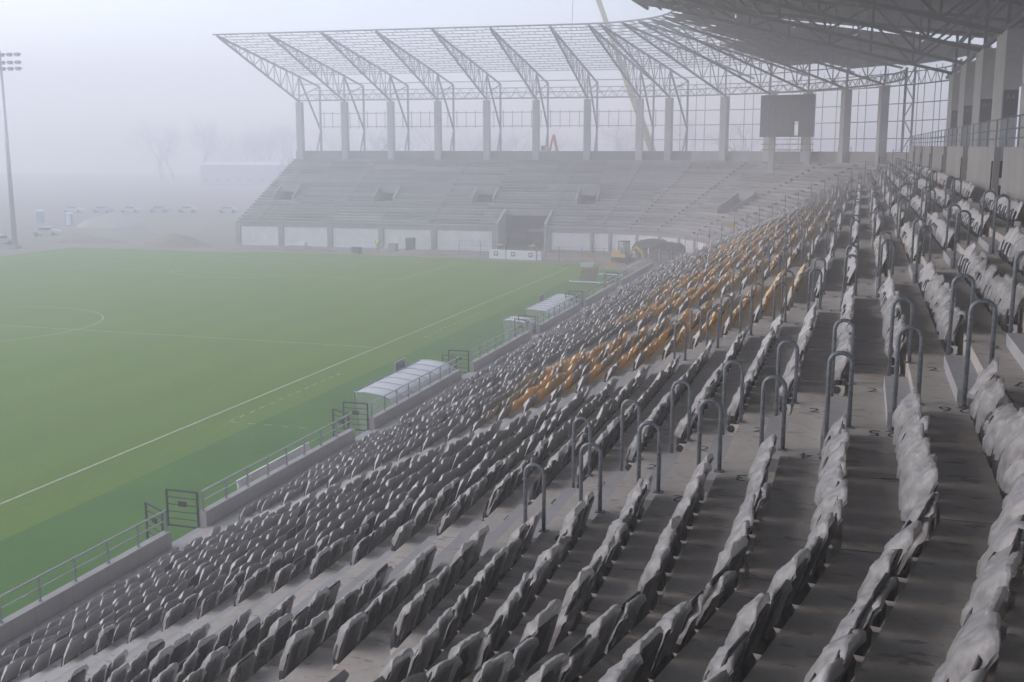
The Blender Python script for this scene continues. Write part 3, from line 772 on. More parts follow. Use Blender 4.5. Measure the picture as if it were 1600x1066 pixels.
# ------------------------------------------------------------------ hoop handrails
def hoop_mesh():
    pts = [(0, 0, 0)]; h = 1.18; w = .27
    pts.append((0, 0, h))
    for i in range(1, 9):
        a = math.pi * i / 9; pts.append((w / 2 - w / 2 * math.cos(a), 0, h + w / 2 * math.sin(a)))
    pts += [(w, 0, h), (w, 0, .362)]
    return MB().tube(pts, .029, 8).mesh('tube', M['galv'], True)
hm = hoop_mesh(); fl = MB().box(-.06, .06, -.06, .06, 0, .012).mesh('base_plate', M['galv'])
HOOPS = []
for k, ya in enumerate(AISLES):
    for r in range(19, ROWS):
        for side in (0, 1): HOOPS.append((k, r, side, Vector((xf(r) + .54, ya if side == 0 else ya + AW, zt(r) + .001))))
for k, r, side, p in HOOPS:
    if not seen(p + Vector((0, 0, 1)), 40): continue
    t = thing('hoop_handrail', 'galvanised hoop handrail at row %s, %s side of %s' % (numword(r), 'near' if side == 0 else 'far', STAIR[k]), 'handrail', p, random.uniform(-.02, .02), 'hoop handrails on the stairs')
    link('hoop_tube', hm, t)
    if (p - CAM).length < 50: link('base_plate', fl, t); link('base_plate', fl, t, (.27, 0, .362))

# ------------------------------------------------------------------ railing on the front wall, gates
for i, (a, c) in enumerate(segs):
    a2 = max(a, -60)
    t = thing('wall_railing', ['galvanised railing on low wall nearest the camera', 'galvanised railing between first gate and first dugout', 'galvanised railing behind the long near dugout',
              'galvanised railing beside the small curved shelter', 'galvanised railing behind the far dugout', 'galvanised railing past the far dugout', 'last galvanised railing by the end of the wall'][i], 'railing', (11.47, a2, 2.05), 0, 'railings on the pitch wall')
    L = c - a2
    for z, r_ in ((.67, .032), (.36, .022)): link('rail', MB().tube([(0, .05, z), (0, L - .05, z)], r_, 8).mesh('rail', M['galv_light'], True), t)
    npst = max(2, int(L / 1.3)); pmsh = MB().box(-.03, .03, -.012, .012, 0, .66).box(-.05, .05, -.04, .04, 0, .012).mesh('post', M['galv'])
    for j in range(npst + 1): link('post', pmsh, t, (0, .06 + (L - .12) * j / npst, 0))
def leaf_mesh():
    f = MB(); w, h = 1.15, 1.25
    for p, q in (((0, 0, 0), (0, 0, h)), ((w, 0, 0), (w, 0, h)), ((0, 0, h), (w, 0, h)), ((0, 0, .05), (w, 0, .05))): f.bar(p, q, .055)
    b_ = MB()
    for j in range(1, 5): b_.bar((0, 0, .05 + (h - .05) * j / 5), (w, 0, .05 + (h - .05) * j / 5), .03)
    return f.mesh('gate_frame', M['blackmetal']), b_.mesh('gate_bars', M['blackmetal']), MB().box(.42, .72, -.03, .03, .72, .9).mesh('lock_box', M['blackmetal'])
gf, gbars, glock = leaf_mesh()
GN = ['nearest', 'second', 'third', 'fourth', 'fifth', 'sixth']
for i, g in enumerate(GATES):
    for side in (0, 1):
        yy = g - .95 if side == 0 else g + .95
        t = thing('pitch_gate', 'black barred metal gate leaf at %s wall gap, %s' % (GN[i], 'its nearer leaf' if side == 0 else 'its farther leaf'), 'gate', (11.3, yy, 1.42),
                  R(150) if side == 0 else R(180), 'black gates in the pitch wall')
        link('gate_frame', gf, t); link('gate_bars', gbars, t); link('lock_box', glock, t)
    st = thing('gate_steps', 'concrete steps down to the turf at %s wall gap' % GN[i], 'steps', (10.4, g, 0), 0, 'steps through the pitch wall')
    for j in range(4): link('tread', MB().box(j * .3, j * .3 + .32, -.9, .9, -.02, .38 * (j + 1) - .02).mesh('tread', M['step']), st)

# ------------------------------------------------------------------ dugouts and pitch-side things
def dugout(y0, y1, label, nm='dugout'):
    t = thing('dugout', label, 'dugout', (10.2, y0, 0), 0, 'team shelters by the wall'); L = y1 - y0
    prof = [(.95, .1), (.98, 1.75), (.93, 1.98), (.75, 2.16), (.3, 2.30), (-.5, 2.38), (-1.05, 2.36)]
    nb = max(1, round(L / 1.1))
    for k in range(nb):
        a, c = L * k / nb + .015, L * (k + 1) / nb - .015; m_ = MB()
        m_.add([(x, a, z) for x, z in prof] + [(x, c, z) for x, z in prof] + [(x * .985, a, z - .02) for x, z in prof] + [(x * .985, c, z - .02) for x, z in prof],
               [(i, i + 1, 7 + i + 1, 7 + i) for i in range(6)] + [(14 + i, 21 + i, 21 + i + 1, 14 + i + 1) for i in range(6)])
        link('canopy_panel', m_.mesh('canopy_panel', M['poly'], True), t)
    rib = MB().tube([(x * 1.01, 0, z * 1.01) for x, z in prof], .022, 5).mesh('rib', M['galv_light'])
    for k in range(nb + 1): link('rib', rib, t, (0, L * k / nb, 0))
    for x, z in ((-1.06, 2.37), (.97, 1.75)): link('frame_rail', MB().tube([(x, 0, z), (x, L, z)], .04, 6).mesh('frame_rail', M['galv']), t)
    for yy in (0, L):
        sm = MB(); sm.add([(x, yy, z) for x, z in prof] + [(-.75, yy, .1)], [tuple(range(8))]); link('side_pane', sm.mesh('side_pane', M['clear']), t)
        link('side_post', MB().tube([(-1.05, yy, 2.36), (-.78, yy, .02)], .03, 6).mesh('side_post', M['galv']), t)
    if L > 3:
        bs = MB().prism([[(x, yy, z) for x, z in ((.15, .42), (.55, .40), (.62, .95), (.68, .95), (.62, .34), (.15, .36))] for yy in (-.21, .21)]).box(.3, .4, -.03, .03, .03, .37).mesh('bucket_seat', M['black'])
        for k in range(int(L / .6)): link('bucket_seat', bs, t, (0, .4 + k * .6, 0))
dugout(-22.6, -14.4, 'long near dugout with white curved canopy beside the wall')
dugout(-.2, 1.6, 'small single curved shelter between the two long dugouts')
dugout(5.0, 13.4, 'far long dugout with white curved canopy beside the wall')
t = thing('substitute_bench', 'low white backed bench with three black brackets behind the railing', 'bench', (10.5, -35.2, 0))
link('back_panel', MB().prism([[(.3, yy, .5), (.36, yy, .5), (.10, yy, 1.95), (.04, yy, 1.95)] for yy in (0, 5.4)]).mesh('back_panel', M['white']), t)
link('seat_board', MB().box(-.4, .32, 0, 5.4, .42, .5).mesh('seat_board', M['white']), t)
for k in range(3):
    q = MB(); q.bar((.45, 0, 1.3), (.45, .5, 1.3), .06); q.bar((.45, 0, .1), (.45, 0, 1.6), .06); q.bar((.45, .5, .1), (.45, .5, 1.6), .06); q.bar((.45, 0, 1.6), (.45, .5, 1.6), .06)
    link('bracket', q.mesh('bracket', M['blackmetal']), t, (0, .6 + k * 1.9, 0))
for i, (yy, lab) in enumerate(((-17.2, 'small white framed board standing over the near dugout front'), (9.5, 'small white framed board beside the far dugout front'))):
    t = thing('substitution_board', lab, 'board', (8.9, yy, 0)); m_ = MB()
    m_.tube([(0, 0, 0), (0, 0, 2.75), (0, 1.3, 2.75), (0, 1.3, 0)], .03, 6); link('frame', m_.mesh('frame', M['galv_light']), t); link('panel', MB().box(-.015, .015, .06, 1.24, 2.1, 2.7).mesh('panel', M['glass']), t)
# small goal lying on its side at the wall end
t = thing('tipped_goal', 'white goal frame lying tipped over beyond the far dugout', 'goal', (4.6, 41.0, 0))
m_ = MB(); m_.tube([(-1.2, -1.4, .1), (2.6, -1.6, .1)], .07, 8); link('post', m_.mesh('post', M['white']), t)
link('crossbar', MB().tube([(.3, 5.6, .12), (3.0, 5.2, .12)], .07, 8).mesh('crossbar', M['white']), t)
link('side_frame', MB().tube([(2.6, -1.6, .1), (3.0, 5.2, .12)], .05, 8).mesh('side_frame', M['white']), t)
t = thing('plank_trough', 'upturned brown plank cradle with a white end by the tipped goal', 'crate', (5.2, 40.3, 0), R(20))
for k in range(6): link('plank', MB().prism([[(-.9 + k * .3, yy, z0_), (-.66 + k * .3, yy, z0_), (-.40 + k * .3, yy, z0_ + 1.5), (-.64 + k * .3, yy, z0_ + 1.5)] for yy, z0_ in ((0, 0), (.05, 0))]).mesh('plank', M['wood']), t)
link('end_board', MB().prism([[(-.5, yy, 1.25), (.25, yy, 1.25), (.75, yy, 2.0), (-.95, yy, 2.0)] for yy in (.3, .36)]).mesh('end_board', M['white']), t)
def barrier(x, y, lab, rz=0):
    t = thing('site_barrier', lab, 'barrier', (x, y, 0), rz, 'yellow site barriers'); m_ = MB()
    for p, q in (((0, 0, 0), (0, 0, 1.1)), ((1.3, 0, 0), (1.3, 0, 1.1)), ((0, 0, 1.08), (1.3, 0, 1.08)), ((0, 0, .25), (1.3, 0, .25))): m_.bar(p, q, .06)
    link('frame', m_.mesh('frame', M['yellow']), t); link('board', MB().box(.06, 1.24, -.02, .02, .7, 1.02).mesh('board', M['yellow']), t)
barrier(4.8, 50.2, 'yellow barrier frame standing near the end of the wall'); barrier(.6, 57.6, 'yellow barrier on the mud beside the pitch corner', R(10))
# advertising board with three shields
t = thing('advertising_board', 'long white board with three red and navy emblems behind the goal line', 'board', (-11.9, 59.4, 0), R(-6))
link('sheet', MB().box(0, 6.9, -.02, .02, .05, 1.2).mesh('sheet', M['white']), t)
for k, x in enumerate((.65, 2.95, 5.25)):
    e = link('emblem', MB().box(x, x + .52, -.045, -.024, .42, .95).mesh('emblem', M['navy']), t)
    link('emblem_field', MB().add([(x + .05, -.05, .62), (x + .26, -.05, .44), (x + .47, -.05, .62), (x + .47, -.05, .74), (x + .05, -.05, .74)], [(0, 1, 2, 3, 4)]).mesh('emblem_field', M['red']), e)
    link('emblem_centre', MB().add([(x + .14, -.054, .60), (x + .38, -.054, .60), (x + .38, -.054, .86), (x + .14, -.054, .86)], [(0, 1, 2, 3)]).mesh('emblem_centre', M['white']), e)
    p_ = MB()
    for j, wd in enumerate((.95, .8)): p_.box(x + .65, x + .65 + wd, -.03, -.022, .72 - j * .16, .76 - j * .16)
    link('faint_print', p_.mesh('faint_print', M['greytext']), t)
for x in (2.25, 6.25): link('support_post', MB().box(x - .03, x + .03, -.07, -.022, 0, 1.7).mesh('support_post', M['blackmetal']), t)

# ------------------------------------------------------------------ mesh fence at the end of the seats
t = thing('mesh_fence', 'tall dark mesh fence climbing the stand where the seats end', 'fence', (11.7, Y_END + .3, 0))
for i in range(20):
    r = 1 + i * 1.5; x = xf(r) + .3 - 11.7; z = zt(int(r)) if True else 0
    link('post', MB().box(x - .03, x + .03, -.03, .03, z, z + 2.1).mesh('post', M['blackmetal']), t)
m_ = MB()
for i in range(19):
    r0 = 1 + i * 1.5; r1 = r0 + 1.5; x0 = xf(r0) + .3 - 11.7; x1 = xf(r1) + .3 - 11.7; z0_ = zt(int(r0)); z1 = zt(int(r1))
    for j in range(8): m_.bar((x0, 0, z0_ + .15 + j * .27), (x1, 0, z0_ + .15 + j * .27), .012)
    for j in range(1, 6): m_.bar((x0 + (x1 - x0) * j / 6, 0, z0_ + .1), (x0 + (x1 - x0) * j / 6, 0, z0_ + 2.05), .012)
o = m_.build('wire_mesh', M['steel_dark'], t); o['kind'] = 'stuff'
link('warning_sign', MB().box(7.3, 7.9, -.06, -.04, zt(10) + 1.0, zt(10) + 1.45).mesh('warning_sign', M['yellow']), t)
# site fence in front of tunnel and towards the excavator
def site_fence(x0, x1, y, lab):
    t = thing('site_fence', lab, 'fence', (x0, y, 0), 0, 'wire site fences on the mud'); k = max(1, round((x1 - x0) / 2.6)); L = (x1 - x0) / k
    for i in range(k + 1): link('post', MB().box(i * L - .025, i * L + .025, -.025, .025, 0, 1.9).mesh('post', M['steel_dark']), t)
    m_ = MB()
    for z in (.2, .8, 1.3, 1.85): m_.bar((0, 0, z), (x1 - x0, 0, z), .016)
    for i in range(int((x1 - x0) / .35)): m_.bar((i * .35, 0, .2), (i * .35, 0, 1.85), .008)
    o = m_.mesh('wire_mesh', M['steel_dark']); q = link('wire_mesh', o, t); q['kind'] = 'stuff'
site_fence(-17, -5.5, 62.5, 'wire site fence across the mouth of the tunnel')
site_fence(-5.2, 11.2, 57.4, 'wire site fence along the mud by the pitch corner')
for x in (-11.5, -7.3): 
    o = MB().box(-.35, .35, -.03, .03, 1.35, 1.6).build('tape_flag', M['yellow']); o.location = (x, 62.4, 0); tag(o, 'small yellow tag tied on the tunnel fence, %s of two' % ('left' if x < -10 else 'right'), 'tag', 'yellow tags on the tunnel fence')

# ------------------------------------------------------------------ excavator
t = thing('mini_excavator', 'yellow mini excavator with dark cab on the mud by the corner', 'excavator', (4.6, 60.6, 0), R(-20))
for y in (-.75, .75):
    tr = [(-1.0, .06), (-1.15, .28), (-1.0, .52), (1.0, .52), (1.15, .28), (1.0, .06)]
    link('track', MB().prism([[(x, yy, z) for x, z in tr] for yy in (y - .2, y + .2)]).mesh('track', M['rubber']), t)
link('undercarriage', MB().box(-.7, .7, -.55, .55, .25, .55).mesh('undercarriage', M['blackmetal']), t)
bd = MB().prism([[(x, yy, z) for x, z in ((-1.15, .62), (.75, .62), (.75, 1.0), (.1, 1.05), (-.2, 1.35), (-1.1, 1.3), (-1.3, 1.0))] for yy in (-.75, .75)])
link('body', bd.mesh('body', M['yellow']), t)
cb = link('cab', MB().bar((-.25, -.65, 1.0), (-.25, -.65, 2.5), .08).bar((.75, -.65, 1.0), (.6, -.65, 2.5), .08).bar((-.25, .35, 1.0), (-.25, .35, 2.5), .08).bar((.75, .35, 1.0), (.6, .35, 2.5), .08).box(-.32, .7, -.7, .4, 2.46, 2.56).box(-.25, .7, -.65, .35, .95, 1.02).mesh('cab', M['blackmetal']), t)
link('cab_glass', MB().box(-.22, .62, -.66, -.64, 1.05, 2.42).box(.62, .65, -.6, .3, 1.05, 2.42).box(-.22, .62, .34, .36, 1.05, 2.42).mesh('cab_glass', M['clear']), t)
link('driver_seat', MB().box(-.1, .3, -.35, .05, 1.02, 1.25).box(-.18, -.05, -.35, .05, 1.02, 1.8).mesh('driver_seat', M['black']), t)
link('boom', MB().bar((.7, .1, .9), (1.7, .1, 1.9), .2, .26).bar((1.7, .1, 1.9), (2.5, .1, 1.35), .18, .24).mesh('boom', M['yellow']), t)
link('arm', MB().bar((2.5, .1, 1.45), (2.75, .1, .45), .15, .2).mesh('arm', M['yellow']), t)
link('bucket', MB().prism([[(x, yy, z) for x, z in ((2.65, .5), (2.95, .45), (2.9, .08), (2.55, .05), (2.35, .25), (2.45, .45))] for yy in (-.2, .4)]).mesh('bucket', M['rubber']), t)
link('exhaust', MB().tube([(-.8, .4, 1.3), (-.8, .4, 1.75)], .04, 6).mesh('exhaust', M['blackmetal']), t)

# ------------------------------------------------------------------ netted shelter over blocks
t = thing('netted_block_stack', 'dark net draped over a high stack of pale blocks by the corner', 'block stack', (8.8, 61.5, 0))
for i in range(4):
    for j in range(2):
        link('block_pallet', MB().box(-2.5 + i * 1.3, -1.5 + i * 1.3, -.5, .6, .12 + j * 1.05, 1.1 + j * 1.05).mesh('block_pallet', M['block']), t)
nx, ny = 26, 12; vs = []; 
for j in range(ny):
    for i in range(nx):
        u = i / (nx - 1); v_ = j / (ny - 1); x = -3.2 + 6.2 * u; y = -.95 + 2.0 * v_
        zc = 2.35 + .45 * math.sin(math.pi * min(1, u * 1.25)) * (1 - .3 * u)
        drop = max(0, abs(v_ - .5) * 2 - .62) / .38; edge_ = max(0, abs(u - .5) * 2 - .86) / .14
        z = zc - drop * (.9 + .5 * noise.noise(Vector((u * 9, 4, j)))) - edge_ * .5 + .16 * noise.noise(Vector((x * 1.6, y * 1.6, 0))) + .06 * noise.noise(Vector((x * 5, y * 5, 3)))
        vs.append((x, y, z))
link('draped_net', MB().add(vs, [(j * nx + i, j * nx + i + 1, (j + 1) * nx + i + 1, (j + 1) * nx + i) for j in range(ny - 1) for i in range(nx - 1)]).mesh('draped_net', M['tarp'], True), t)
for x in (-2.6, -.6, 1.4, 2.9): link('prop', MB().bar((x, -.85, 0), (x, -.85, 1.9), .1).mesh('prop', M['steel_dark']), t)
# soil heaps
def heap(x, y, rx, ry, h, lab, mat='soil', name='soil_heap', group='soil heaps on the site'):
    n1, n2 = 20, 7; vs = [(0, 0, h)]; fs = []
    for j in range(1, n2 + 1):
        for i in range(n1):
            a = 2 * math.pi * i / n1; rr = j / n2; z = h * (1 - rr ** 1.3) + (.18 * h * noise.noise(Vector((math.cos(a) * 2 * rr + x, math.sin(a) * 2 * rr + y, h * 3))) if j < n2 else -.15)
            wob = 1 + .25 * noise.noise(Vector((math.cos(a) * 1.5 + x * .3, math.sin(a) * 1.5, 7)))
            vs.append((rx * rr * math.cos(a) * wob, ry * rr * math.sin(a) * wob, z - (.05 if j == n2 else 0)))
    for i in range(n1): fs.append((0, 1 + i, 1 + (i + 1) % n1))
    for j in range(n2 - 1):
        for i in range(n1): fs.append((1 + j * n1 + i, 1 + (j + 1) * n1 + i, 1 + (j + 1) * n1 + (i + 1) % n1, 1 + j * n1 + (i + 1) % n1))
    o = MB().add(vs, fs).build(name, M[mat], None, True); o.location = (x, y, 0); tag(o, lab, 'heap', group)
heap(8.6, 55.5, 2.6, 1.5, 1.1, 'dark soil heap in front of the netted block stack')
heap(-22, 62.4, 5.5, 1.2, .55, 'long low soil bank in front of the white wall panels'); heap(-40, 62.8, 6, 1.2, .6, 'low soil bank at the left end of the bare stand')
heap(-91.6, 92, 6.5, 4, 2.2, 'pale conical sand heap beyond the pitch on the left', 'block', 'sand_heap'); heap(-60, 64, 6, 3, 1.6, 'brown soil heap left of the bare stand')
heap(-78, 66, 9, 3, 1.0, 'wide brown soil heap behind the light mast'); heap(-11, 64.6, 4, 1.2, .6, 'dark rubble heap at the tunnel mouth'); heap(-2.5, 59.6, 5, .8, .35, 'flat mud ridge right of the white board')
# pallets with bricks
def pallet(x, y, lab, rows=4, mat='block'):
    t = thing('brick_pallet', lab, 'pallet', (x, y, 0), random.uniform(-.3, .3), 'pallets in front of the bare stand')
    link('pallet', MB().box(-.6, .6, -.4, .4, .0, .12).mesh('pallet', M['wood']), t)
    for j in range(rows):
        for i in range(4): link('brick_course', MB().box(-.56 + i * .285, -.30 + i * .285, -.36, .36, .13 + j * .24, .35 + j * .24).mesh('brick_course', M[mat]), t)
pallet(-24.8, 65.2, 'tall stacked pallet of dark blocks near the worker', 7, 'tarp'); pallet(-27.0, 64.6, 'broken pallet of pale blocks right of the worker', 4); pallet(-30.4, 60.6, 'low dark pallet at the pitch edge left of the worker', 3, 'tarp')
pallet(-40.5, 64.9, 'white wrapped pallet near the left end of the wall', 3, 'white')

# ------------------------------------------------------------------ worker in hi-vis
def person(x, y, rz, lab):
    t = thing('person', lab, 'person', (x, y, 0), rz)
    J = {'pel': (0, 0, .95, .14), 'che': (0, .02, 1.28, .17), 'nek': (0, .03, 1.5, .065), 'hed': (0, .05, 1.66, .105), 'top': (0, .05, 1.76, .08),
         'shl': (.19, .02, 1.42, .075), 'ell': (.27, .02, 1.14, .05), 'wrl': (.24, .18, .95, .038), 'shr': (-.19, .02, 1.42, .075), 'elr': (-.28, .0, 1.14, .05), 'wrr': (-.24, .16, .93, .038),
         'hpl': (.1, 0, .9, .1), 'knl': (.11, .04, .5, .07), 'anl': (.11, 0, .09, .05), 'tol': (.12, .16, .05, .04), 'hpr': (-.1, 0, .9, .1), 'knr': (-.12, .02, .5, .07), 'anr': (-.13, -.06, .09, .05), 'tor': (-.14, .1, .05, .04),
         'hal': (.23, .26, .9, .03), 'har': (-.23, .24, .88, .03)}
    E_ = [('pel', 'che'), ('che', 'nek'), ('nek', 'hed'), ('hed', 'top'), ('che', 'shl'), ('shl', 'ell'), ('ell', 'wrl'), ('wrl', 'hal'), ('che', 'shr'), ('shr', 'elr'), ('elr', 'wrr'), ('wrr', 'har'),
          ('pel', 'hpl'), ('hpl', 'knl'), ('knl', 'anl'), ('anl', 'tol'), ('pel', 'hpr'), ('hpr', 'knr'), ('knr', 'anr'), ('anr', 'tor')]
    ks = list(J); me = bpy.data.meshes.new('body'); me.from_pydata([J[k][:3] for k in ks], [(ks.index(a), ks.index(c)) for a, c in E_], []); me.materials.append(M['trousers'])
    o = link('body', me, t); md = o.modifiers.new('skin', 'SKIN')
    if not me.skin_vertices: me.attributes.new('skin', 'FLOAT', 'POINT')
    sv = me.skin_vertices[0].data
    for i, k in enumerate(ks): sv[i].radius = (J[k][3], J[k][3]); sv[i].use_root = (k == 'pel')
    o.modifiers.new('sub', 'SUBSURF').levels = 1
    v = MB(); secs = []
    for z, rx, ry in ((.88, .20, .16), (1.1, .21, .17), (1.35, .235, .18), (1.5, .15, .12)): secs.append([(rx * math.cos(2 * math.pi * i / 12), .02 + ry * math.sin(2 * math.pi * i / 12), z) for i in range(12)])
    link('hi_vis_vest', v.prism(secs).mesh('hi_vis_vest', M['hivis'], True), t)
    h = MB().prism([[(.13 * s_ * math.cos(2 * math.pi * i / 12), .05 + .15 * s_ * math.sin(2 * math.pi * i / 12), z) for i in range(12)] for z, s_ in ((1.70, 1.15), (1.72, 1.0), (1.80, .85), (1.84, .4))])
    link('helmet', h.mesh('helmet', M['hivis'], True), t)
    fc = MB().prism([[(.085 * s_ * math.cos(2 * math.pi * i / 10), .075 + .1 * s_ * math.sin(2 * math.pi * i / 10), z) for i in range(10)] for z, s_ in ((1.54, .6), (1.6, 1), (1.70, 1.05))])
    link('face', fc.mesh('face', M['skin'], True), t)
try: person(-29.3, 64.7, R(200), 'worker in yellow-green vest and helmet walking before the wall panels')
except Exception as ex: print('person', ex)

# ------------------------------------------------------------------ floodlight mast, toilets, cars, shed
t = thing('floodlight_mast', 'tall slim floodlight mast with lamp racks left of the pitch', 'floodlight', (-77.9, 53.4, 0))
link('pole', MB().tube([(0, 0, 0), (0, 0, 12), (0, 0, 26)], .38, 10, .16).mesh('pole', M['galv_light'], True), t)
link('base', MB().box(-.6, .6, -.6, .6, 0, .35).mesh('base', M['wall']), t)
for j, z in enumerate((23.7, 24.5, 25.5)):
    rk = link('crossarm', MB().bar((-3.6, -.2, z), (3.6, -.2, z), .12).mesh('crossarm', M['galv']), t)
    lm = MB().prism([[(x, yy, zz) for x, zz in ((-.26, -.22), (.26, -.22), (.3, .24), (-.3, .24))] for yy in (-.55, -.2)]).mesh('lamp', M['galv'])
    for i in range(6): link('lamp', lm, rk, (-3.1 + i * 1.24, 0, z - .05))
def toilet(x, y, body, lab):
    t = thing('portable_toilet', lab, 'toilet', (x, y, 0), R(20), 'portable toilets left of the pitch')
    link('cabin', MB().box(-.55, .55, -.55, .55, 0, 2.0).mesh('cabin', M[body]), t); link('roof', MB().prism([[(sx * s_, sy * s_, z) for sx, sy in ((-.6, -.6), (.6, -.6), (.6, .6), (-.6, .6))] for z, s_ in ((2.0, 1), (2.12, 1), (2.3, .6))]).mesh('roof', M['white']), t)
    d = link('door', MB().box(-.4, .4, -.58, -.552, .08, 1.9).mesh('door', M['white' if body == 'blue' else 'shed']), t); link('handle', MB().box(.25, .32, -.61, -.585, .95, 1.1).mesh('handle', M['blackmetal']), d)
toilet(-100.1, 91.5, 'blue', 'blue portable toilet with a white roof'); toilet(-110.0, 96, 'shed', 'grey white portable toilet left of the blue one')
def car_meshes(mat):
    pr_ = [(-2.1, .35), (-2.05, .8), (-1.2, .92), (-.7, 1.42), (.7, 1.42), (1.25, .95), (2.1, .8), (2.15, .35)]
    return MB().prism([[(x, yy * (.92 if z > 1 else 1), z) for x, z in pr_] for yy in (-.85, .85)]).mesh('body', M[mat]), MB().box(-.85, .95, -.87, .87, .98, 1.34).mesh('windows', M['glass']), MB().tube([(0, -.1, 0), (0, .1, 0)], .32, 12).mesh('wheel', M['rubber'])
cm = car_meshes('carwhite'); cm2 = car_meshes('shed')
CARL = ['white car parked at the far left edge behind the mast', 'white car by the mud heap below the toilets', 'white parked car far left in the fog row', 'grey blue parked car second in the fog row', 'white parked car third in the fog row', 'grey blue parked car fourth in the fog row', 'white parked car fifth in the fog row', 'white parked car last in the fog row', 'white van-like car near the pale sheds']
for i, (x, y, rz) in enumerate(((-83.5, 56.5, 60), (-88, 71.5, 20), (-124, 122, 15), (-118.5, 124, 15), (-113, 126, 15), (-107.5, 128, 15), (-102, 130, 15), (-93, 131, 15), (-78, 122, 15))):
    m3 = cm2 if i in (3, 5) else cm; t = thing('parked_car', CARL[i], 'car', (x, y, 0), R(rz), 'cars parked beyond the pitch')
    link('body', m3[0], t); link('windows', m3[1], t)
    for px, py in ((-1.3, -.8), (1.3, -.8), (-1.3, .8), (1.3, .8)): link('wheel', m3[2], t, (px, py, .32))
def shed(x, y, w, d, h, lab, mat='shed'):
    t = thing('site_shed', lab, 'shed', (x, y, 0), R(12), 'low sheds in the fog'); link('wall', MB().box(0, w, 0, d, 0, h).mesh('wall', M[mat]), t)
    link('roof', MB().prism([[(xx, yy, zz) for yy, zz in ((-.3, h), (d / 2, h + 1.1), (d + .3, h))] for xx in (-.3, w + .3)]).mesh('roof', M['shedroof']), t)
    for k in range(max(2, int(w / 4))):
        q = link('window', MB().box(1 + k * 4, 2.6 + k * 4, -.04, -.005, 1.1, 2.3).mesh('window', M['white']), t); link('pane', MB().box(1.1 + k * 4, 2.5 + k * 4, -.06, -.045, 1.2, 2.2).mesh('pane', M['glass']), q)
shed(-112, 190, 30, 9, 4.2, 'blue grey shed with pale roof left of the bare stand'); shed(-66, 112, 9, 5, 2.8, 'small pale site cabin beside the stand end', 'white'); shed(-190, 270, 46, 14, 7, 'long blue hall far behind the parked cars')

# ------------------------------------------------------------------ scoreboard, crane, boom lift
sx, sy = far(CR - 5.6, -22.6)
t = thing('scoreboard', 'large dark scoreboard frame hung before the corner columns', 'scoreboard', (22.0, 76.6, 0), R(-14))
for k in range(7): link('cladding_panel', MB().box(-3.45 + k * .99, -3.45 + k * .99 + .97, -.25, .2, 14.8 + (1.9 if k == 4 else 0), 20.0).mesh('cladding_panel', M['steel_dark']), t) if k != 4 else [link('cladding_panel', MB().box(.51, .9, -.25, .2, 14.8, 20).mesh('cladding_panel', M['steel_dark']), t), link('cladding_panel', MB().box(.9, 1.48, -.25, .2, 16.7, 20).mesh('cladding_panel', M['steel_dark']), t)]
for x in (-2.0, 2.6): link('leg', MB().box(x - .35, x + .35, .25, .7, 8.0, 20.6).mesh('leg', M['column']), t)
link('bracing', MB().bar((-3.4, .3, 14.9), (3.4, .3, 14.9), .15).bar((-3.4, .3, 19.8), (3.4, .3, 19.8), .15).bar((-3.4, .3, 13.9), (3.4, .3, 13.9), .1).bar((-3.4, .3, 13.2), (3.4, .3, 13.2), .1).mesh('bracing', M['steel_dark']), t)
t = thing('mobile_crane', 'pale yellow telescopic crane boom rising behind the bare stand', 'crane', (3.7, 105, 0))
p0, p1 = Vector((.2, 0, 2.2)), Vector((-16.8, 0, 46))
link('boom', MB().bar(p0, p0.lerp(p1, .52), .85, 1.0).mesh('boom', M['craneyellow']), t)
link('boom_extension', MB().bar(p0.lerp(p1, .50), p0.lerp(p1, .80), .6, .7).bar(p0.lerp(p1, .78), p1, .42, .5).mesh('boom_extension', M['craneyellow']), t)
link('carrier', MB().box(-4, 5, -1.3, 1.3, .6, 1.6).mesh('carrier', M['craneyellow']), t); link('cab', MB().box(3.2, 5, -1.25, .2, 1.6, 3.0).mesh('cab', M['craneyellow']), t)
cw = MB().tube([(0, -.2, 0), (0, .2, 0)], .6, 12).mesh('wheel', M['rubber'])
for x in (-3, -1.2, 2.2, 3.8):
    for y in (-1.2, 1.2): link('wheel', cw, t, (x, y, .6))
link('hoist_cable', MB().tube([(-16.8, 0, 46), (-17.2, 0, 30)], .04, 4).mesh('hoist_cable', M['blackmetal']), t)
t = thing('boom_lift', 'orange folding boom lift with basket above the parapet', 'boom lift', (-14.0, 98, 0))
link('lower_boom', MB().bar((3.0, 0, 1.2), (-.4, 0, 15.4), .32, .36).mesh('lower_boom', M['lift']), t); link('upper_boom', MB().bar((-.4, 0, 15.4), (-1.1, 0, 12.6), .26, .3).mesh('upper_boom', M['lift']), t)
bk = MB()
for x in (-3.1, -1.2):
    for y in (-.5, .5): bk.bar((x, y, 12.3), (x, y, 13.5), .06)
for z in (12.3, 12.9, 13.5):
    for y in (-.5, .5): bk.bar((-3.1, y, z), (-1.2, y, z), .06)
    for x in (-3.1, -1.2): bk.bar((x, -.5, z), (x, .5, z), .06)
link('basket', bk.box(-3.1, -1.2, -.5, .5, 12.2, 12.28).mesh('basket', M['lift']), t); link('chassis', MB().box(1.6, 4.6, -1, 1, .5, 1.4).mesh('chassis', M['lift']), t)
link('control_box', MB().box(-2.3, -1.7, -.45, -.1, 13.0, 13.7).mesh('control_box', M['steel_dark']), t)
lw = MB().tube([(0, -.18, 0), (0, .18, 0)], .45, 12).mesh('wheel', M['rubber'])
for x in (2.1, 4.1):
    for y in (-1, 1): link('wheel', lw, t, (x, y, .45))
t = thing('orange_lift_basket', 'small red orange lift platform behind the corner parapet', 'boom lift', (*far(CR + 3, -33.5), 0), R(40))
bk = MB()
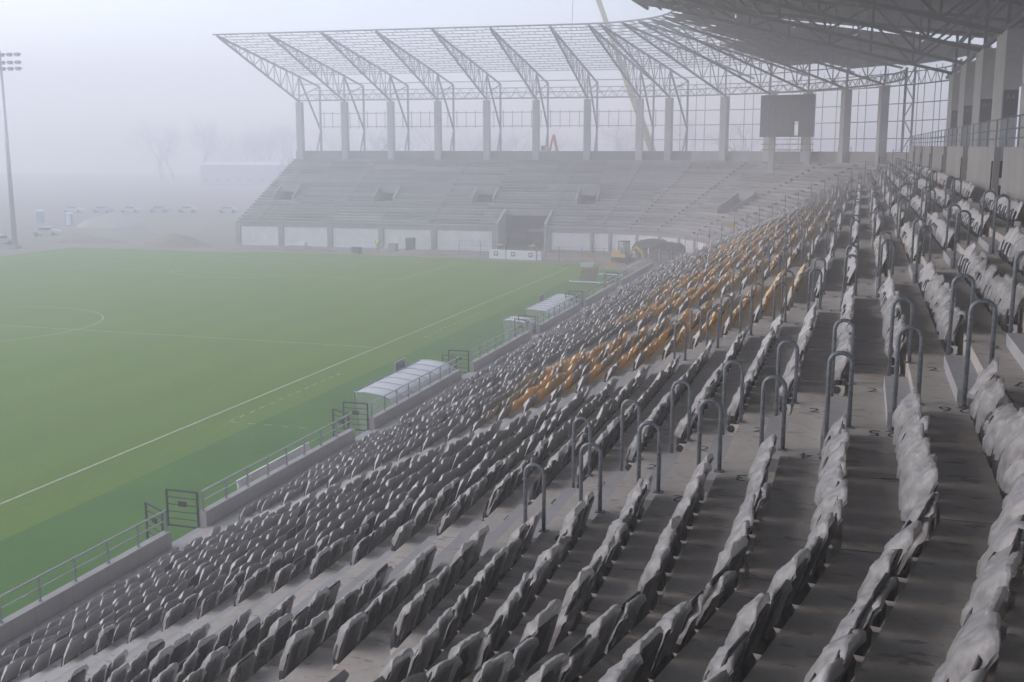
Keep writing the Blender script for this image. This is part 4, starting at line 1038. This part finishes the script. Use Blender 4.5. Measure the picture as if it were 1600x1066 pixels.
for z in (12.2, 12.9, 13.5): bk.bar((-1, 0, z), (1, 0, z), .07)
for x in (-1, 0, 1): bk.bar((x, 0, 12.1), (x, 0, 13.5), .07)
link('basket', bk.box(-1, 1, -.4, .4, 12.1, 12.3).mesh('basket', M['lift']), t); link('mast', MB().box(-.2, .2, -.2, .2, 0, 12.1).mesh('mast', M['lift']), t)
# lamps and speakers under the near roof
for i, (x, y) in enumerate(((TIPX + .3, 2), (TIPX + .8, 16), (TIPX + .3, -14))):
    t = thing('roof_floodlight', 'dark floodlight hanging under the roof edge, %s from the camera' % ['second', 'third', 'first'][i], 'floodlight', (x, y, rz_n(x) - .3), 0, 'floodlights on the roof edge')
    link('bracket', MB().bar((0, 0, 0), (0, 0, -.6), .08).mesh('bracket', M['blackmetal']), t); link('housing', MB().prism([[(xx, yy, zz) for xx, zz in ((-.5, -.6), (.2, -.6), (.4, -1.0), (-.45, -1.15))] for yy in (-.45, .45)]).mesh('housing', M['blackmetal']), t)
for i, (x, y) in enumerate(((20.5, -14), (20.5, -1), (20.5, 12))):
    z = 20.2 + (ZTOP + RISE - 20.2) * (NCX - x) / (NCX - TIPX)
    t = thing('roof_loudspeaker', 'pale loudspeaker hung below the roof trusses, %s from the camera' % ordinal(i), 'loudspeaker', (x, y, z), 0, 'loudspeakers under the roof')
    link('hanger', MB().bar((0, 0, 0), (0, 0, -.5), .05).mesh('hanger', M['galv']), t); link('cabinet', MB().prism([[(xx, yy, zz) for xx, zz in ((-.35, -.5), (.35, -.5), (.25, -.95), (-.45, -.9))] for yy in (-.3, .3)]).mesh('cabinet', M['white']), t)

# ------------------------------------------------------------------ bare trees
def tree_geo(seed, H, spread):
    rs = random.Random(seed); tr = MB(); tw = MB()
    def grow(p, d, L, r, lev):
        q = p; segs_ = 3 if lev < 3 else 2; pts = [p]
        for k in range(segs_):
            d = (d + Vector((rs.gauss(0, .13), rs.gauss(0, .13), rs.gauss(.03, .08)))).normalized(); q = q + d * L / segs_; pts.append(q)
        (tr if lev < 3 else tw).tube(pts, r, 6 if lev < 2 else (4 if lev < 4 else 3), r * .6, caps=False)
        if lev >= 6: return
        nb = 3 if lev in (0, 1) else rs.choice((2, 3, 3))
        for k in range(nb):
            a = rs.uniform(0, 6.28); tilt = rs.uniform(.3, .75) * spread
            u = d.cross(Vector((math.cos(a), math.sin(a), .1))).normalized()
            nd = (d * math.cos(tilt) + u * math.sin(tilt)).normalized()
            s0 = pts[-1] if k == 0 else pts[rs.randint(max(1, segs_ - 1), segs_)]
            grow(s0, nd, L * rs.uniform(.62, .82), r * .56, lev + 1)
    grow(Vector((0, 0, -.2)), Vector((0, 0, 1)), H * .27, H * .018, 0)
    return tr, tw
tg = [tree_geo(s, 17, 1.0) for s in (3, 8, 13)]
tmesh = [(a.mesh('trunk', M['bark'], True), c.mesh('crown', M['twig'])) for a, c in tg]
TREES = [(16.5, 118, 1.22, 0, 'bare round-crowned tree seen between the corner columns'), (28.5, 121, .85, 1, 'small bare tree behind the scoreboard'), (-64, 108, 1.02, 2, 'bare tree rising at the left end of the bare stand'), (-53, 112, 1.08, 0, 'bare tree behind the leftmost stand columns'),
         (36, 118, .8, 2, 'bare tree behind the corner facade posts')]
for x, y, s, k, lab in TREES:
    t = thing('bare_tree', lab, 'tree', (x, y, 0), random.uniform(0, 6), 'bare trees behind the stand'); t.scale = (s, s, s)
    link('trunk', tmesh[k][0], t); link('crown', tmesh[k][1], t)
wb = MB()
for i in range(40):
    gsrc = tg[i % 3][0]; x = -260 + 230 * random.random(); y = 285 + 80 * random.random() - (x + 120) * .2; s = random.uniform(1.2, 1.9); a = random.uniform(0, 6)
    wb.add([((v[0] * math.cos(a) - v[1] * math.sin(a)) * s + x, (v[0] * math.sin(a) + v[1] * math.cos(a)) * s + y, v[2] * s) for v in gsrc.v], gsrc.f)
    tsrc = tg[i % 3][1]
    wb.add([((v[0] * math.cos(a) - v[1] * math.sin(a)) * s + x, (v[0] * math.sin(a) + v[1] * math.cos(a)) * s + y, v[2] * s) for v in tsrc.v], tsrc.f)
tag(wb.build('far_wood', M['twig']), 'bare wood beyond the pitch almost lost in fog', 'trees', kind='stuff')

# ------------------------------------------------------------------ the fog
hz = MB().box(-405, 405, -305, 405, -1.1, 50).build('haze', [])
hm_ = bpy.data.materials.new('fog'); hm_.use_nodes = True; nn = hm_.node_tree.nodes; ll = hm_.node_tree.links
for k in list(nn):
    if k.type == 'BSDF_PRINCIPLED': nn.remove(k)
pv = nn.new('ShaderNodeVolumePrincipled'); pv.inputs['Color'].default_value = (.945, .957, 1.0, 1); pv.inputs['Density'].default_value = HAZE_DENSITY; pv.inputs['Anisotropy'].default_value = 0.0
ll.new(pv.outputs[0], nn['Material Output'].inputs['Volume'])
hz.data.materials.append(hm_); tag(hz, 'pale even fog filling the whole ground', 'fog', kind='stuff')
